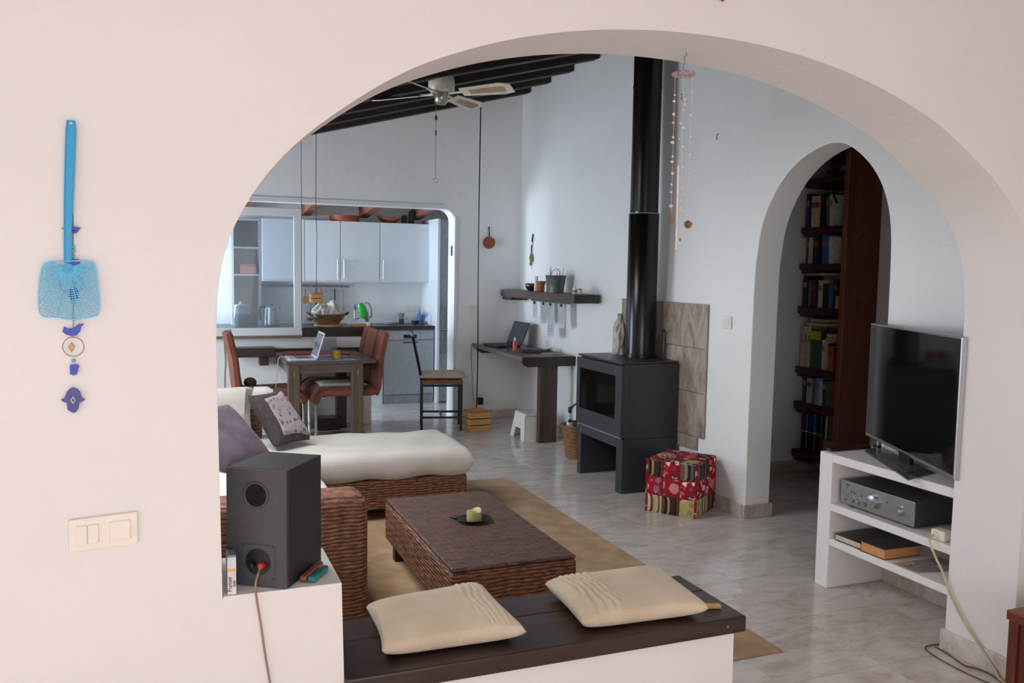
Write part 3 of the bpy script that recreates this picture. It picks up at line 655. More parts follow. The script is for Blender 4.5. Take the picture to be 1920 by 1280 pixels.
# red-brown cabinet corner in the near room
t = thing('side_cabinet', 'red-brown wooden cabinet corner at the lower right edge', 'cabinet', (2.95, 1.9, 0))
p = ony(1889.5, 1143, 2.08)
x0 = p.x
B(x0, x0+.5, 1.68, 2.085, p.z-.035, p.z).obj('top', wood('red_brown_wood_x', (84, 32, 20), (124, 54, 34), 0, .4), t, .004)
B(x0+.008, x0+.04, 2.045, 2.08, 0, p.z-.0355).obj('corner_post', REDW, t, .003); B(x0+.008, x0+.04, 1.70, 1.735, 0, p.z-.0355).obj('corner_post', REDW, t, .003); B(x0+.46, x0+.49, 2.045, 2.08, 0, p.z-.0355).obj('corner_post', REDW, t, .003); B(x0+.46, x0+.49, 1.70, 1.735, 0, p.z-.0355).obj('corner_post', REDW, t, .003)
B(x0+.018, x0+.03, 1.736, 2.044, .04, p.z-.036).obj('side_panel', wood('red_brown_panel', (60, 22, 14), (92, 36, 22), 2, .45), t); B(x0+.041, x0+.459, 1.71, 1.722, .04, p.z-.036).obj('front_panel', REDW, t)
# ------------------------------------------------------------------ wood stove
XS, SY0, SY1 = 2.93, 5.225, 5.925
t = thing('wood_stove', 'charcoal grey steel wood stove with log space below', 'stove', (3.15, 5.57, 0))
B(XS-.012, 3.38, SY0+.012, SY1, .916, .93).obj('top_plate', STOVE, t, .003)
g = B(XS+.02, 3.37, SY0, SY1, .385, .915); g.obj('firebox', STOVE, t, .003)
for (y0, y1) in ((SY0, SY0+.085), (SY1-.05, SY1)): B(XS, 3.37, y0, y1, 0, .384).obj('base_leg', STOVE, t, .003)
B(XS, 3.37, SY0+.0855, SY1-.0505, .318, .384).obj('base_lintel', STOVE, t, .002); B(3.34, 3.37, SY0+.0855, SY1-.0505, 0, .3175).obj('base_back', plain('soot_black', (14, 13, 13), .8), t)
gl0, gl1, gz0, gz1 = SY0+.085, SY1-.045, .52, .828
dr = G()
for bx in ((SY0-.004, gl0, .402, .905), (gl1, SY1+.002, .402, .905), (gl0, gl1, .402, gz0), (gl0, gl1, gz1, .905)): dr.box(XS-.02, XS+.019, *bx)
dr = dr.obj('door', STOVE, t, .002)
B(XS-.008, XS-.002, gl0-.002, gl1+.002, gz0-.002, gz1+.002).obj('glass_pane', GLASSD, dr)
B(XS-.001, XS+.018, gl0+.08, gl1-.03, gz1-.09, gz1-.003).obj('baffle', plain('soot_black', (14, 13, 13), .8), dr)
G().cyl((XS-.02, SY1-.01, .402), (XS-.055, SY1+.02, .402), .008, n=10).obj('handle', BLACK, dr); G().ball((XS-.062, SY1+.026, .402), .014).obj('handle_knob', BLACKP, dr, 0, True)
B(XS-.005, XS+.01, SY0+.02, SY1-.02, .388, .398).obj('ash_lip', STEEL, t)
PC = Vector((3.243, 5.55, 0))
t = thing('flue_pipe', 'tall black flue pipe rising from the wood stove', 'pipe', (PC.x, PC.y, .93))
G().lathe([(.122, .931), (.122, .955), (.112, .957)], PC, 32).obj('collar', PIPE, t, 0, True)
G().lathe([(.111, .957), (.111, 1.985), (.106, 1.99)], PC, 40).obj('lower_section', PIPE, t, 0, True)
G().lathe([(.103, 1.99), (.103, 2.88), (.106, 2.882), (.106, 2.9), (.103, 2.902), (.103, cz(PC.x)+.02)], PC, 40).obj('upper_section', PIPE, t, 0, True)
G().tube([PC+Vector((math.cos(R(a))*.1115, math.sin(R(a))*.1115, 1.985)) for a in range(0, 360, 12)], .003, 6, closed=True).obj('joint_ring', STEEL, t, 0, True)
G().cyl(PC+Vector((-.09, -.062, 1.99)), PC+Vector((-.1, -.07, 1.99)), .006, n=8).obj('damper_screw', STEEL, t)
q = Vector((3.33, 5.40, .931)); t = thing('fire_poker', 'black fire poker standing behind the flue pipe', 'poker', q)
G().tube(curve3([q+Vector((.01, -.03, .001)), q+Vector((.012, -.03, .14)), q+Vector((.012, -.024, .20)), q+Vector((.012, -.002, .21)), q+Vector((.012, .006, .17)), q+Vector((.012, .004, .001))], 4), .006, 8).obj('rod', BLACK, t, 0, True)
# paper bag on the stove
g = G(); g.lathe([(0, 0), (.05, .0), (.052, .07), (.054, .15), (.05, .21), (.036, .25), (.02, .27), (.028, .30), (.012, .31)], (3.20, 5.79, .931), 18, 1, .9)
for v in g.bm.verts: v.co += Vector((random.uniform(-1, 1), random.uniform(-1, 1), .4*random.uniform(-1, 1)))*.009
tag(g.obj('paper_bag', plain('pale_bag', (196, 186, 178), .7, 0, .2, 20, .3), None), 'crumpled pale bag standing on the stove behind the flue', 'bag')
# ------------------------------------------------------------------ patchwork pouf
p0, p1, p3 = onz(1212, 957, 0), onz(1313, 975, 0), None
e1 = (p1-p0); e1.z = 0; Lp = .35; e1.normalize(); e2 = Vector((-e1.y, e1.x, 0)); pc = p0+e1*Lp/2+e2*Lp/2; pc.x = min(pc.x, XW-.03-.5*Lp*(abs(e1.x)+abs(e2.x))+.0)
HP = .355
t = thing('patchwork_pouf', 'cube pouf of red floral and striped patchwork on the floor', 'pouf', (pc.x, pc.y, 0))
core = fabric('pouf_core', (120, 40, 44)); G().obox(pc+up*HP/2, e1*(Lp/2-.008), e2*(Lp/2-.008), up*(HP/2-.008)).obj('core', core, t, .02)
ST1 = [stripes('stripe_brown', [(70, 48, 36), (52, 32, 34), (96, 72, 50), (40, 26, 26), (150, 130, 104), (64, 40, 36)], 0, 17), stripes('stripe_cream', [(190, 170, 140), (120, 84, 70), (200, 184, 150), (90, 60, 60), (176, 150, 120)], 0, 20), stripes('stripe_grey', [(90, 90, 84), (60, 40, 46), (110, 84, 60), (130, 128, 116), (50, 36, 40)], 0, 17)]
FL1 = [floral('floral_red', (150, 28, 40), [(214, 180, 170), (70, 50, 62), (190, 96, 100), (226, 206, 200)], 26, .47), floral('floral_rose', (144, 34, 44), [(190, 116, 108), (206, 136, 132), (180, 104, 96)], 15, .56), floral('floral_green', (170, 160, 100), [(184, 134, 134), (140, 130, 80), (190, 180, 124)], 22, .5), floral('floral_magenta', (156, 32, 46), [(196, 86, 128), (140, 104, 140), (214, 186, 186)], 20, .5)]
def patch(c, a, b_, n, mat):
    g = G(); k = 6; th = .012
    def q(i, j):
        u, v = -1+2*i/k, -1+2*j/k; return c+a*u+b_*v+n*(th*((1-u**4)*(1-v**4))**.5-.004)
    V = [[g.bm.verts.new(q(i, j)) for j in range(k+1)] for i in range(k+1)]
    for i in range(k):
        for j in range(k): g.bm.faces.new((V[i][j], V[i+1][j], V[i+1][j+1], V[i][j+1]))
    o = g.obj('patch', mat, t, 0, True)
    return o
seq = [[ST1[0], FL1[0], ST1[2]], [FL1[3], FL1[1], FL1[0]], [ST1[1], ST1[0], FL1[2]]]
for (n, a) in ((-e2, e1), (e1, e2), (-e1, -e2), (e2, -e1)):
    for r_ in range(3):
        for c_ in range(3):
            s_ = Lp/6
            patch(pc+n*(Lp/2-.006)+a*(c_-1)*Lp/3+up*(HP-HP/6-r_*HP/3), a*s_, up*HP/6, n, seq[r_][(c_+(0 if n == -e2 else 2)) % 3])
tops = [[FL1[0], ST1[2], FL1[2]], [ST1[1], FL1[1], FL1[0]], [FL1[0], FL1[3], ST1[0]]]
for r_ in range(3):
    for c_ in range(3): patch(pc+up*(HP-.006)+e1*(c_-1)*Lp/3+e2*(r_-1)*Lp/3, e1*Lp/6, e2*Lp/6, up, tops[r_][c_])
for (a, b_) in ((-1, -1), (1, -1), (1, 1), (-1, 1)):
    q = pc+e1*a*(Lp/2-.008)+e2*b_*(Lp/2-.008); G().tube([q+up*.005, q+up*(HP-.01)], .009, 8).obj('corner_piping', FL1[0], t, 0, True)
# ------------------------------------------------------------------ desk in the corner
YD = 7.03; xr = lambda y: wx(y)-.002
t = thing('corner_desk', 'dark wooden plank desk on a single post in the corner', 'desk', (3.18, 7.7, 0))
def plank4(x0a, x0b, z0, z1, ya, yb_, name, mat, bev=.004):
    g = G(); q = [(x0a, ya, z0), (xr(ya), ya, z0), (xr(yb_), yb_, z0), (x0b, yb_, z0)]; g.hexa(q, [(x, y, z1) for x, y, _ in q]); return g.obj(name, mat, t, bev)
plank4(2.905, 2.935, .752, .79, YD, KB-.002, 'top', wood('worn_grey_wood', (92, 78, 70), (128, 112, 102), 1, .4))
g = G(); g.poly([(2.91, YD-.012, .752), (2.955, YD-.012, .700), (xr(YD), YD-.012, .700), (xr(YD), YD-.012, .788), (2.91, YD-.012, .788)], (0, .012, 0)); g.obj('end_board', DARKW, t, .002)
g = G(); g.poly([(2.93, YD+.001, .7515), (2.965, YD+.001, .70), (xr(YD), YD+.001, .70), (xr(YD), YD+.001, .7515)], (0, .1, 0)); g.obj('end_beam', DARKW, t, .004)
g = G(); g.poly([(2.95, KB-.102, .7515), (3.0, KB-.102, .70), (xr(KB-.1), KB-.102, .70), (xr(KB-.1), KB-.102, .7515)], (0, .1, 0)); g.obj('wall_beam', DARKW, t, .004)
B(3.095, 3.27, YD+.02, YD+.085, 0, .6995).obj('post', DARKWZ, t, .004)
# shelf above
t = thing('ledge_shelf', 'thick dark wooden shelf with ledge above the desk', 'shelf', (3.3, 7.5, 1.285))
ys = 6.56; g = G(); q = [(3.175, ys, 1.288), (xr(ys), ys, 1.288), (xr(KB), KB-.002, 1.288), (3.24, KB-.002, 1.288)]; g.hexa(q, [(x, y, 1.36) for x, y, _ in q]); g.obj('board', wood('grey_stained_wood', (70, 56, 52), (94, 78, 72), 1, .45), t, .004)
B(3.26, 3.44, KB-.25, KB-.004, 1.255, 1.2875).obj('bracket', DARKW, t, .002)
g = G(); q = [(3.174, ys-.012, 1.287), (xr(ys), ys-.012, 1.287), (xr(ys), ys-.0005, 1.287), (3.174, ys-.0005, 1.287)]; g.hexa(q, [(x, y, 1.361) for x, y, _ in q]); g.obj('end_board', DARKW, t, .001)
rail = B(3.33, 3.345, 6.98, 7.85, 1.262, 1.2875).obj('note_rail', plain('dark_rail', (92, 92, 92), .5), t, .001)
for k, (x, y0, y1, zb_, lab) in enumerate(((3.315, 7.66, 7.77, 1.10, 'narrow pale note'), (3.318, 7.43, 7.58, 1.06, 'wide white note'), (3.31, 7.25, 7.40, .95, 'long written letter'), (3.315, 7.03, 7.16, 1.05, 'ruled card with dark mark'))):
    tt = thing('paper_note', lab+' clipped under the dark shelf above the desk', 'note', (x, (y0+y1)/2, zb_), 'notes under the shelf')
    g = G(); cur = [(x+.006*math.sin(3*s/6), y0, zb_+(1.262-zb_)*s/6) for s in range(7)]; 
    A_ = [g.bm.verts.new(p) for p in cur]; B_ = [g.bm.verts.new((p[0]-.004*(k % 2), y1+.004*(i-3), p[2]-.01*(k-1)*(6-i)/6)) for i, p in enumerate(cur)]
    for i in range(6): g.bm.faces.new((A_[i], A_[i+1], B_[i+1], B_[i]))
    bmesh.ops.solidify(g.bm, geom=g.bm.faces, thickness=.0008); g.obj('sheet', PAPER, tt)
    B(x-.012, x+.01, (y0+y1)/2-.012, (y0+y1)/2+.012, 1.235, 1.2615).obj('clip', plain('navy_clip', (40, 44, 84), .4), tt, .002)
    if k > 0:
        for m_ in range(3): B(x-.009, x-.0082, y0+.02, y1-.02, zb_+.05+.022*m_, zb_+.053+.022*m_).obj('print_line', plain('grey_ink', (150, 150, 164), .8), tt)
# things on the shelf
zs = 1.361
t = thing('ceramic_bowl', 'dark brown glazed bowl at the corner end of the shelf', 'bowl', (3.33, 7.84, zs)); G().lathe([(0, 0), (.03, 0), (.058, .03), (.06, .06), (.056, .072), (.052, .06), (.048, .03), (0, .012)], (3.33, 7.84, zs), 20).obj('body', plain('oxblood_glaze', (58, 28, 34), .18), t, 0, True)
tag(G().cyl((3.32, 7.70, zs), (3.32, 7.70, zs+.145), .02, .018, n=16).obj('white_candle', PAPER, None, .003, True), 'tall white candle standing beside the dark bowl', 'candle')
t = thing('patterned_tin', 'orange patterned tin box with lid on the shelf', 'tin', (3.33, 7.57, zs)); B(3.29, 3.36, 7.53, 7.62, zs, zs+.085).obj('body', floral('tin_pattern', (176, 92, 62), [(220, 190, 150), (140, 60, 44), (230, 210, 180)], 40, .3), t, .003); B(3.288, 3.362, 7.528, 7.622, zs+.085, zs+.10).obj('lid', BRASS, t, .002)
t = thing('pepper_mill', 'small brown wooden mill standing behind the tin', 'mill', (3.385, 7.52, zs)); G().lathe([(0, 0), (.022, 0), (.02, .05), (.016, .08), (.022, .11), (.018, .13), (0, .14)], (3.385, 7.52, zs), 16).obj('body', CERAM, t, 0, True)
t = thing('glass_bottle', 'slim white bottle between the tin and the bucket', 'bottle', (3.30, 7.40, zs)); G().lathe([(0, 0), (.022, 0), (.022, .06), (.008, .09), (.008, .12), (0, .12)], (3.30, 7.40, zs), 16).obj('body', WPLAS, t, 0, True); G().cyl((3.30, 7.40, zs+.12), (3.30, 7.40, zs+.132), .009, n=12).obj('cap', plain('pink_cap', (196, 130, 130), .4), t)
bc = Vector((3.285, 7.17, zs))
t = thing('zinc_bucket', 'grey zinc bucket with wire handle and plant stalks on shelf', 'bucket', bc)
G().lathe([(0, 0), (.072, 0), (.094, .15), (.098, .153), (.096, .158), (.09, .154), (.07, .006), (0, .006)], bc, 28).obj('pail', ZINC, t, 0, True)
G().tube(curve3([bc+Vector((.0, .096, .145)), bc+Vector((-.01, .06, .19)), bc+Vector((-.012, -.03, .215)), bc+Vector((-.008, -.085, .205)), bc+Vector((0, -.096, .145))], 4), .0025, 6).obj('handle', BLACK, t, 0, True)
for k in range(7):
    a = k*2.4; r_ = .05; q = bc+Vector((math.cos(a)*r_, math.sin(a)*r_, .08)); G().tube([q, q+Vector((math.cos(a)*.02, math.sin(a)*.03, .09+.012*k))], [.006, .002], 6).obj('stalk', plain('dry_stalk', (150, 140, 100), .8, 0, .2) if k % 2 else plain('green_stalk', (110, 124, 84), .8), t, 0, True)
t = thing('small_jar', 'white jar with green label near the free end of shelf', 'jar', (3.26, 6.72, zs)); G().cyl((3.26, 6.72, zs), (3.26, 6.72, zs+.052), .02, n=16).obj('body', WPLAS, t, .003, True); G().cyl((3.26, 6.72, zs+.016), (3.26, 6.72, zs+.036), .0206, n=16, cap=False).obj('label_band', plain('green_label', (90, 150, 100), .5), t); G().cyl((3.26, 6.72, zs+.052), (3.26, 6.72, zs+.064), .013, n=14).obj('lid', WPLAS, t)
t = thing('small_jar', 'cream and brown jar at the free end of shelf', 'jar', (3.275, 6.645, zs)); G().cyl((3.275, 6.645, zs), (3.275, 6.645, zs+.04), .019, n=16).obj('body', plain('cream_jar', (206, 190, 160), .4), t, .003, True); G().cyl((3.275, 6.645, zs+.04), (3.275, 6.645, zs+.05), .017, n=14).obj('lid', plain('brown_lid', (150, 100, 76), .4), t)
# hanging on the walls
t = thing('copper_pan', 'small copper pan hanging by its handle on the back wall', 'pan', (3.097, KB-.04, 1.77)); cx, cz_ = 3.099, 1.842
g = G().lathe([(0, 0), (.056, 0), (.062, .035), (.064, .036), (.058, .004), (0, .004)], n=28); bmesh.ops.rotate(g.bm, cent=(0, 0, 0), matrix=Matrix.Rotation(R(-90), 3, 'X'), verts=g.bm.verts); bmesh.ops.translate(g.bm, verts=g.bm.verts, vec=(cx, KB-.04, cz_)); g.obj('bowl', COPPER, t, 0, True)
G().tube([(cx, KB-.01, cz_+.055), (cx-.003, KB-.012, cz_+.12), (cx-.004, KB-.01, cz_+.165)], [.007, .005, .007], 8).obj('handle', BLACK, t, 0, True)
p = onx(995, 436, 3.445); t = thing('dried_ornament', 'dark stick with dried golden leaf hanging in the wall corner', 'ornament', (3.43, 8.1, 1.57))
p = Vector((3.437, 8.08, 1.93))
G().tube([p, p+Vector((-.002, .02, -.09)), p+Vector((-.002, .03, -.20))], [.008, .009, .006], 8).obj('stick', BLACKP, t, 0, True); G().tube([p+Vector((-.002, .018, -.08)), p+Vector((-.002, .02, -.11))], .0105, 8).obj('binding', PAPER, t, 0, True)
for k in range(5):
    a = p+Vector((-.01, .02+.02*math.sin(k*2.2), -.22-.02*k)); G().ball(a, .008, .026-.003*k, .024).obj('leaf', plain('dry_gold_leaf', (138, 120, 74), .7, 0, .2), t, 0, True)
G().tube([p+Vector((-.004, .03, -.20)), p+Vector((-.004, .01, -.36))], .002, 5).obj('thread', BRASS, t)
# on the desk
zd = .7905
t = thing('laptop', 'open black laptop on the corner desk', 'laptop', (3.12, 8.05, zd))
G().obox((3.11, 8.06, zd+.013), (.125, .012, 0), (-.016, .17, 0), (0, 0, .012)).obj('base', BLACKP, t, .004); G().obox((3.10, 8.06, zd+.0262), (.085, .008, 0), (-.013, .14, 0), (0, 0, .001)).obj('keyboard', plain('charcoal_keys', (52, 52, 58), .5), t)
h0, h1 = Vector((3.228, 8.235, zd+.022)), Vector((3.255, 7.892, zd+.022)); tv = Vector((.085, .0, .225))
g = G(); g.hexa([h0, h1, h1+Vector((.008, 0, -.002)), h0+Vector((.008, 0, -.002))], [p+tv for p in (h0, h1, h1+Vector((.008, 0, -.002)), h0+Vector((.008, 0, -.002)))]); ld = g.obj('lid', BLACKP, t, .002)
d1 = (h1-h0); nn = d1.cross(tv).normalized(); nn = nn if nn.x < 0 else -nn
g = G(); q = [h0+d1*.04+tv*.08, h1-d1*.04+tv*.08, h1-d1*.04+tv*.95, h0+d1*.04+tv*.95]; g.hexa([p+nn*.0003 for p in q], [p+nn*.0012 for p in q]); g.obj('screen', plain('grey_blue_screen', (66, 72, 84), .12), ld)
t = thing('spray_bottle', 'orange bottle with white pump cap on the desk', 'bottle', (3.05, 7.66, zd)); q = Vector((3.075, 7.62, zd)); G().lathe([(0, 0), (.022, 0), (.022, .075), (.012, .095), (0, .096)], q, 18).obj('body', plain('orange_plastic', (222, 98, 58), .35), t, 0, True); G().lathe([(.011, .096), (.010, .125), (.006, .13), (0, .131)], q, 12).obj('cap', WPLAS, t, 0, True)
q = Vector((2.995, 7.56, zd)); t = thing('drinking_glass', 'clear tumbler beside the orange bottle on the desk', 'glass', q); G().lathe([(0, .003), (.024, .003), (.029, .085), (.031, .085), (.0265, 0), (0, 0)], q, 24).obj('body', TUMBLER, t, 0, True)
tag(G().obox((3.20, 7.42, zd+.014), (.12, -.04, 0), (.025, .075, 0), (0, 0, .0135)).obj('document_tray', BLACKP, None, .004), 'flat black tray on the desk in front of the laptop', 'tray')
for k, (x, y, rz, lab, mt) in enumerate(((3.30, 7.62, .4, 'open white notebook on the desk by the wall', PAPER), (3.34, 7.32, -.3, 'loose beige paper at the front corner of desk', plain('beige_paper', (170, 156, 132), .8)), (3.28, 7.22, .2, 'grey sheet at the near edge of the desk', plain('grey_paper', (172, 166, 164), .7)))):
    c_, s_ = math.cos(rz), math.sin(rz); tag(G().obox((x, y, zd+.004+.0008*k), (c_*.055, s_*.055, 0), (-s_*.09, c_*.09, 0), (0, 0, .0035)).obj('paper_stack', mt, None, .001), lab, 'paper')
q = Vector((3.33, 7.40, zd+.012)); t = thing('key_bunch', 'heap of keys and cord lying on desk papers', 'keys', q)
for k in range(6): a = k*1.1; G().tube([q+Vector((math.cos(a)*.03, math.sin(a)*.05, .006*k)), q+Vector((-.01, .01, .01)), q+Vector((math.cos(a+2)*.04, math.sin(a+2)*.05, .005))], .005, 6).obj('key', plain('tan_keys', (150, 130, 100), .5, .3) if k % 2 else BLACK, t, 0, True)
# cable to the socket
tag(G().tube(curve3([(2.94, KB-.02, .795), (2.915, KB-.03, .78), (2.91, KB-.03, .66), (2.925, KB-.03, .45), (2.93, KB-.03, .32), (2.945, KB-.03, .20), (2.95, KB-.02, .185)], 5), .003, 6).obj('laptop_cable', BLACKP, None, 0, True), 'thin black cable from desk to the low socket', 'cable')
t = thing('power_plug', 'black plug transformer in the low wall socket', 'plug', (3.016, KB-.04, .16)); B(2.99, 3.045, KB-.05, KB-.0135, .15, .225).obj('body', BLACKP, t, .004)
# ------------------------------------------------------------------ step stool, basket
t = thing('step_stool', 'small white plastic step stool beside the desk post', 'stool', (3.06, 7.33, 0))
xs0, xs1, y0, y1 = 2.99, 3.19, 7.16, 7.50; hs = .245
g = G(); g.hexa([(xs0+.03, y0+.04, hs-.02), (xs1-.03, y0+.04, hs-.02), (xs1-.03, y1-.04, hs-.02), (xs0+.03, y1-.04, hs-.02)], [(xs0+.035, y0+.045, hs), (xs1-.035, y0+.045, hs), (xs1-.035, y1-.045, hs), (xs0+.035, y1-.045, hs)]); g.obj('step', WPLAS, t, .004)
for (xa, xb) in ((xs0, xs0+.012), (xs1-.012, xs1)):
    s_ = 1 if xa == xs0 else -1
    pts = [(y0, 0), (y0+.08, 0), (y0+.11, .10), (y1-.11, .10), (y1-.08, 0), (y1, 0), (y1-.055, hs-.003), (y0+.055, hs-.003)]
    g = G(); A_ = [(xa+s_*z*.12, y, z) for y, z in pts]; g.poly(A_, (xb-xa, 0, 0)); g.obj('side_wall', WPLAS, t, .003)
for (ya, s_) in ((y0+.0, 1), (y1, -1)):
    g = G(); g.hexa([(xs0+.013, ya, .0), (xs1-.013, ya, .0), (xs1-.013, ya+s_*.01, .0), (xs0+.013, ya+s_*.01, .0)], [(xs0+.04, ya+s_*.055, hs-.021), (xs1-.04, ya+s_*.055, hs-.021), (xs1-.04, ya+s_*.065, hs-.021), (xs0+.04, ya+s_*.065, hs-.021)]); g.obj('end_wall', WPLAS, t)
bk = Vector((3.17, 6.42, 0)); t = thing('wicker_basket', 'tall tan wicker basket of bottles between desk and stove', 'basket', bk)
G().lathe([(0, .004), (.095, .0), (.10, .03), (.135, .27), (.14, .275), (.134, .28), (.125, .27), (.09, .01), (0, .01)], bk, 32).obj('body', BASKET, t, 0, True)
G().tube(curve3([bk+Vector((-.02, .13, .26)), bk+Vector((-.02, .11, .38)), bk+Vector((-.01, 0, .45)), bk+Vector((0, -.11, .38)), bk+Vector((0, -.13, .26))], 5), .010, 8).obj('handle', plain('dark_cane', (112, 66, 44), .5), t, 0, True)
for (dx, dy, h_, mt, cp, lab) in ((-.05, .05, .40, plain('clear_bottle', (186, 196, 204), .1), plain('navy_cap', (34, 44, 66), .35), 'clear bottle with navy cap in the wicker basket'), (.02, .02, .34, plain('green_bottle', (60, 74, 62), .12), PAPER, 'dark green bottle in the wicker basket'), (.03, -.05, .30, PAPER, plain('navy_cap', (34, 44, 66), .35), 'white bottle in the wicker basket')):
    q = bk+Vector((dx, dy, .02)); tb = thing('bottle', lab, 'bottle', q, 'bottles in the basket')
    G().lathe([(0, 0), (.032, 0), (.033, h_*.6), (.013, h_*.78), (.012, h_*.9), (0, h_*.9)], q, 18).obj('body', mt, tb, 0, True); G().cyl(q+up*h_*.88, q+up*h_, .0145, n=14).obj('cap', cp, tb, .001)
# ------------------------------------------------------------------ rug, coffee table, sofa
tag(B(.35, 2.335, 2.77, 5.90, .0005, .009).obj('jute_rug', RUG, None, .003), 'flat tan jute rug under the coffee table and sofa', 'rug')
ct = thing('coffee_table', 'low brown wicker coffee table on the jute rug', 'table', (1.34, 3.84, .0095))
x0, x1, y0, y1 = 1.052, 1.622, 3.255, 4.42
B(x0, x1, y0, y1, .115, .316).obj('woven_body', WICK, ct, .018, seg=3)
B(x0+.004, x1-.004, y0+.004, y1-.004, .3165, .334).obj('woven_top', WICKT, ct, .008, seg=3)
for x in (x0+.035, x1-.085):
    for y in (y0+.035, y1-.085): B(x, x+.05, y, y+.05, .0095, .1145).obj('leg', BLACKP, ct, .004)
q = Vector((1.362, 3.865, .3345)); t = thing('black_dish', 'black leaf-shaped dish on the wicker coffee table', 'dish', q)
g = G().lathe([(0, .002), (.045, .002), (.082, .016), (.086, .019), (.08, .02), (.045, .007), (0, .006)], q, 28, 1.02, .86)
g.obj('dish_body', BLACK, t, 0, True); G().tube([q+Vector((-.078, .03, .016)), q+Vector((-.112, .05, .02))], [.012, .003], 8).obj('dish_tip', BLACK, t, 0, True)
q2 = q+up*.0075; t = thing('candle', 'squat olive green candle burnt unevenly in the black dish', 'candle', q2)
g = G().lathe([(0, 0), (.037, 0), (.038, .042), (.034, .05), (.028, .047), (.02, .036), (0, .034)], q2, 22)
for v in g.bm.verts:
    if v.co.z > q2.z+.04: v.co.z += .008*math.sin(math.atan2(v.co.y-q2.y, v.co.x-q2.x)*2+.5)
g.obj('wax', plain('olive_wax', (172, 162, 104), .45, 0, .05, 30, .05), t, 0, True); G().cyl(q2+up*.033, q2+up*.043, .0015, n=6).obj('wick', BLACKP, t)
# sofa: chaise to the right, run along the left, back at the far side
sf = thing('wicker_sofa', 'brown wicker corner sofa with long white cushioned chaise', 'sofa', (.8, 5.0, .0095))
CF, CBk, CR = 5.105, 5.80, 1.748
B(-.65, CR, CF, CBk, .075, .258).obj('chaise_base', WICK, sf, .012, seg=3)
for x in (-.5, .9, 1.66):
    for y in (CF+.04, CBk-.1): B(x, x+.05, y, y+.05, .0095, .0745).obj('leg', BLACKP, sf, .003)
B(-.65, .735, 3.64, CF-.002, .075, .258).obj('seat_base', WICK, sf, .012, seg=3)
for x in (-.5, .64):
    for y in (3.75, 4.6): B(x, x+.05, y, y+.05, .0095, .0745).obj('leg', BLACKP, sf, .003)
arm = B(.10, .748, 3.40, 3.638, .012, .628).obj('armrest', WICK, sf, .05, seg=4)
B(-.65, .56, CBk+.002, 5.96, .075, .66).obj('back_panel', WICK, sf, .03, seg=3)
B(-.85, -.652, 3.40, 5.96, .075, .66).obj('back_panel', WICK, sf, .03, seg=3)
def mattress(x0, x1, y0, y1, z0, z1, name, bulge=.03, seed=1):
    n, mY = 60, 36; g = G(); rnd = random.Random(seed)
    def prof(u, half): d = min(1, (1-abs(u))*half/.075); return (1-(1-d)**2.6)**(1/2.6)
    V = {}
    for sg in (1, -1):
        for i in range(n+1):
            for j in range(mY+1):
                u, v = -1+2*i/n, -1+2*j/mY
                u = math.copysign(1-(1-abs(u))**2.2, u); v = math.copysign(1-(1-abs(v))**2.2, v)
                h = prof(u, (x1-x0)/2)*prof(v, (y1-y0)/2); zm = (z0+z1)/2
                x = (x0+x1)/2+u*(x1-x0)/2; y = (y0+y1)/2+v*(y1-y0)/2
                z = zm+sg*(z1-z0)/2*h
                if sg > 0:
                    z += .003*math.sin(9*x+4*y)*h+.003*math.sin(23*x-11*y+2)*h+.003*math.sin(31*y+6*x)*h
                    if v > -.8: z += .012*(1-u*u)*(1-v*v)
                if sg < 0 and abs(v) > .75: z += .010*math.sin(17*x+1.5)
                if sg < 0 and (i in (0, n) or j in (0, mY)): V[sg, i, j] = V[1, i, j]
                else: V[sg, i, j] = g.bm.verts.new((x, y, z))
        for i in range(n):
            for j in range(mY):
                q = [V[sg, i, j], V[sg, i+1, j], V[sg, i+1, j+1], V[sg, i, j+1]]
                g.bm.faces.new(q if sg > 0 else q[::-1])
    return g.obj(name, SOFAW, sf, 0, True)
mattress(-.62, 1.785, 5.085, 5.80, .252, .432, 'chaise_mattress'); mattress(-.62, .775, 3.645, 5.08, .255, .42, 'seat_mattress', seed=3)
# back cushions in white covers
def soft(name, x0, x1, y0, y1, z0, z1, lean=.0):
    c4 = [Vector((x0, y0, z0)), Vector((x1, y0, z0)), Vector((x1, y0+lean, z1)), Vector((x0, y0+lean, z1))]
    return G().pillow(c4, y1-y0, 20, 1, .01, None, .3).obj(name, SOFAW, sf, 0, True)
soft('back_cushion', -.55, .50, 5.60, 5.80, .42, .79, .09)
g = G(); pr = []
for k in range(9):
    x = -.5+1.14*k/8; pr.append((x, 5.93, .70))
g.tube(curve3(pr, 3), [.001]+[.052]*(3*8-1)+[.03], 16); g.obj('rolled_blanket', fabric('white_fleece', (236, 230, 224), (224, 216, 208), 500, .95, .4), None, 0, True)
tag(bpy.data.objects['rolled_blanket'], 'white rolled blanket lying along the top of the sofa back', 'blanket')
def scatter(name, label, c4, th, mat, wr=.006):
    return tag(G().pillow(c4, th, 26, 1, wr, None, .36).obj(name, mat, None, 0, True), label, 'cushion', 'scatter cushions on the sofa')
PAT = floral('grey_floral_print', (168, 156, 160), [(126, 96, 110), (110, 98, 110), (140, 120, 128)], 34, .4)
zA = .455
c4 = [Vector((.585, 5.25, zA+.015)), Vector((.815, 5.44, zA+.015)), Vector((.625, 5.54, .775)), Vector((.435, 5.37, .775))]
pt = thing('scatter_cushion', 'grey floral cushion with dark border leaning on the sofa', 'cushion', sum(c4, Vector())/4, 'scatter cushions on the sofa')
G().pillow(c4, .11, 26, 1, .004, None, .36).obj('border_cover', floral('dark_border_print', (78, 70, 72), [(58, 50, 54), (100, 90, 94), (68, 60, 64)], 50, .4), pt, 0, True)
nrm = (c4[1]-c4[0]).cross(c4[3]-c4[0]).normalized(); cc = sum(c4, Vector())/4
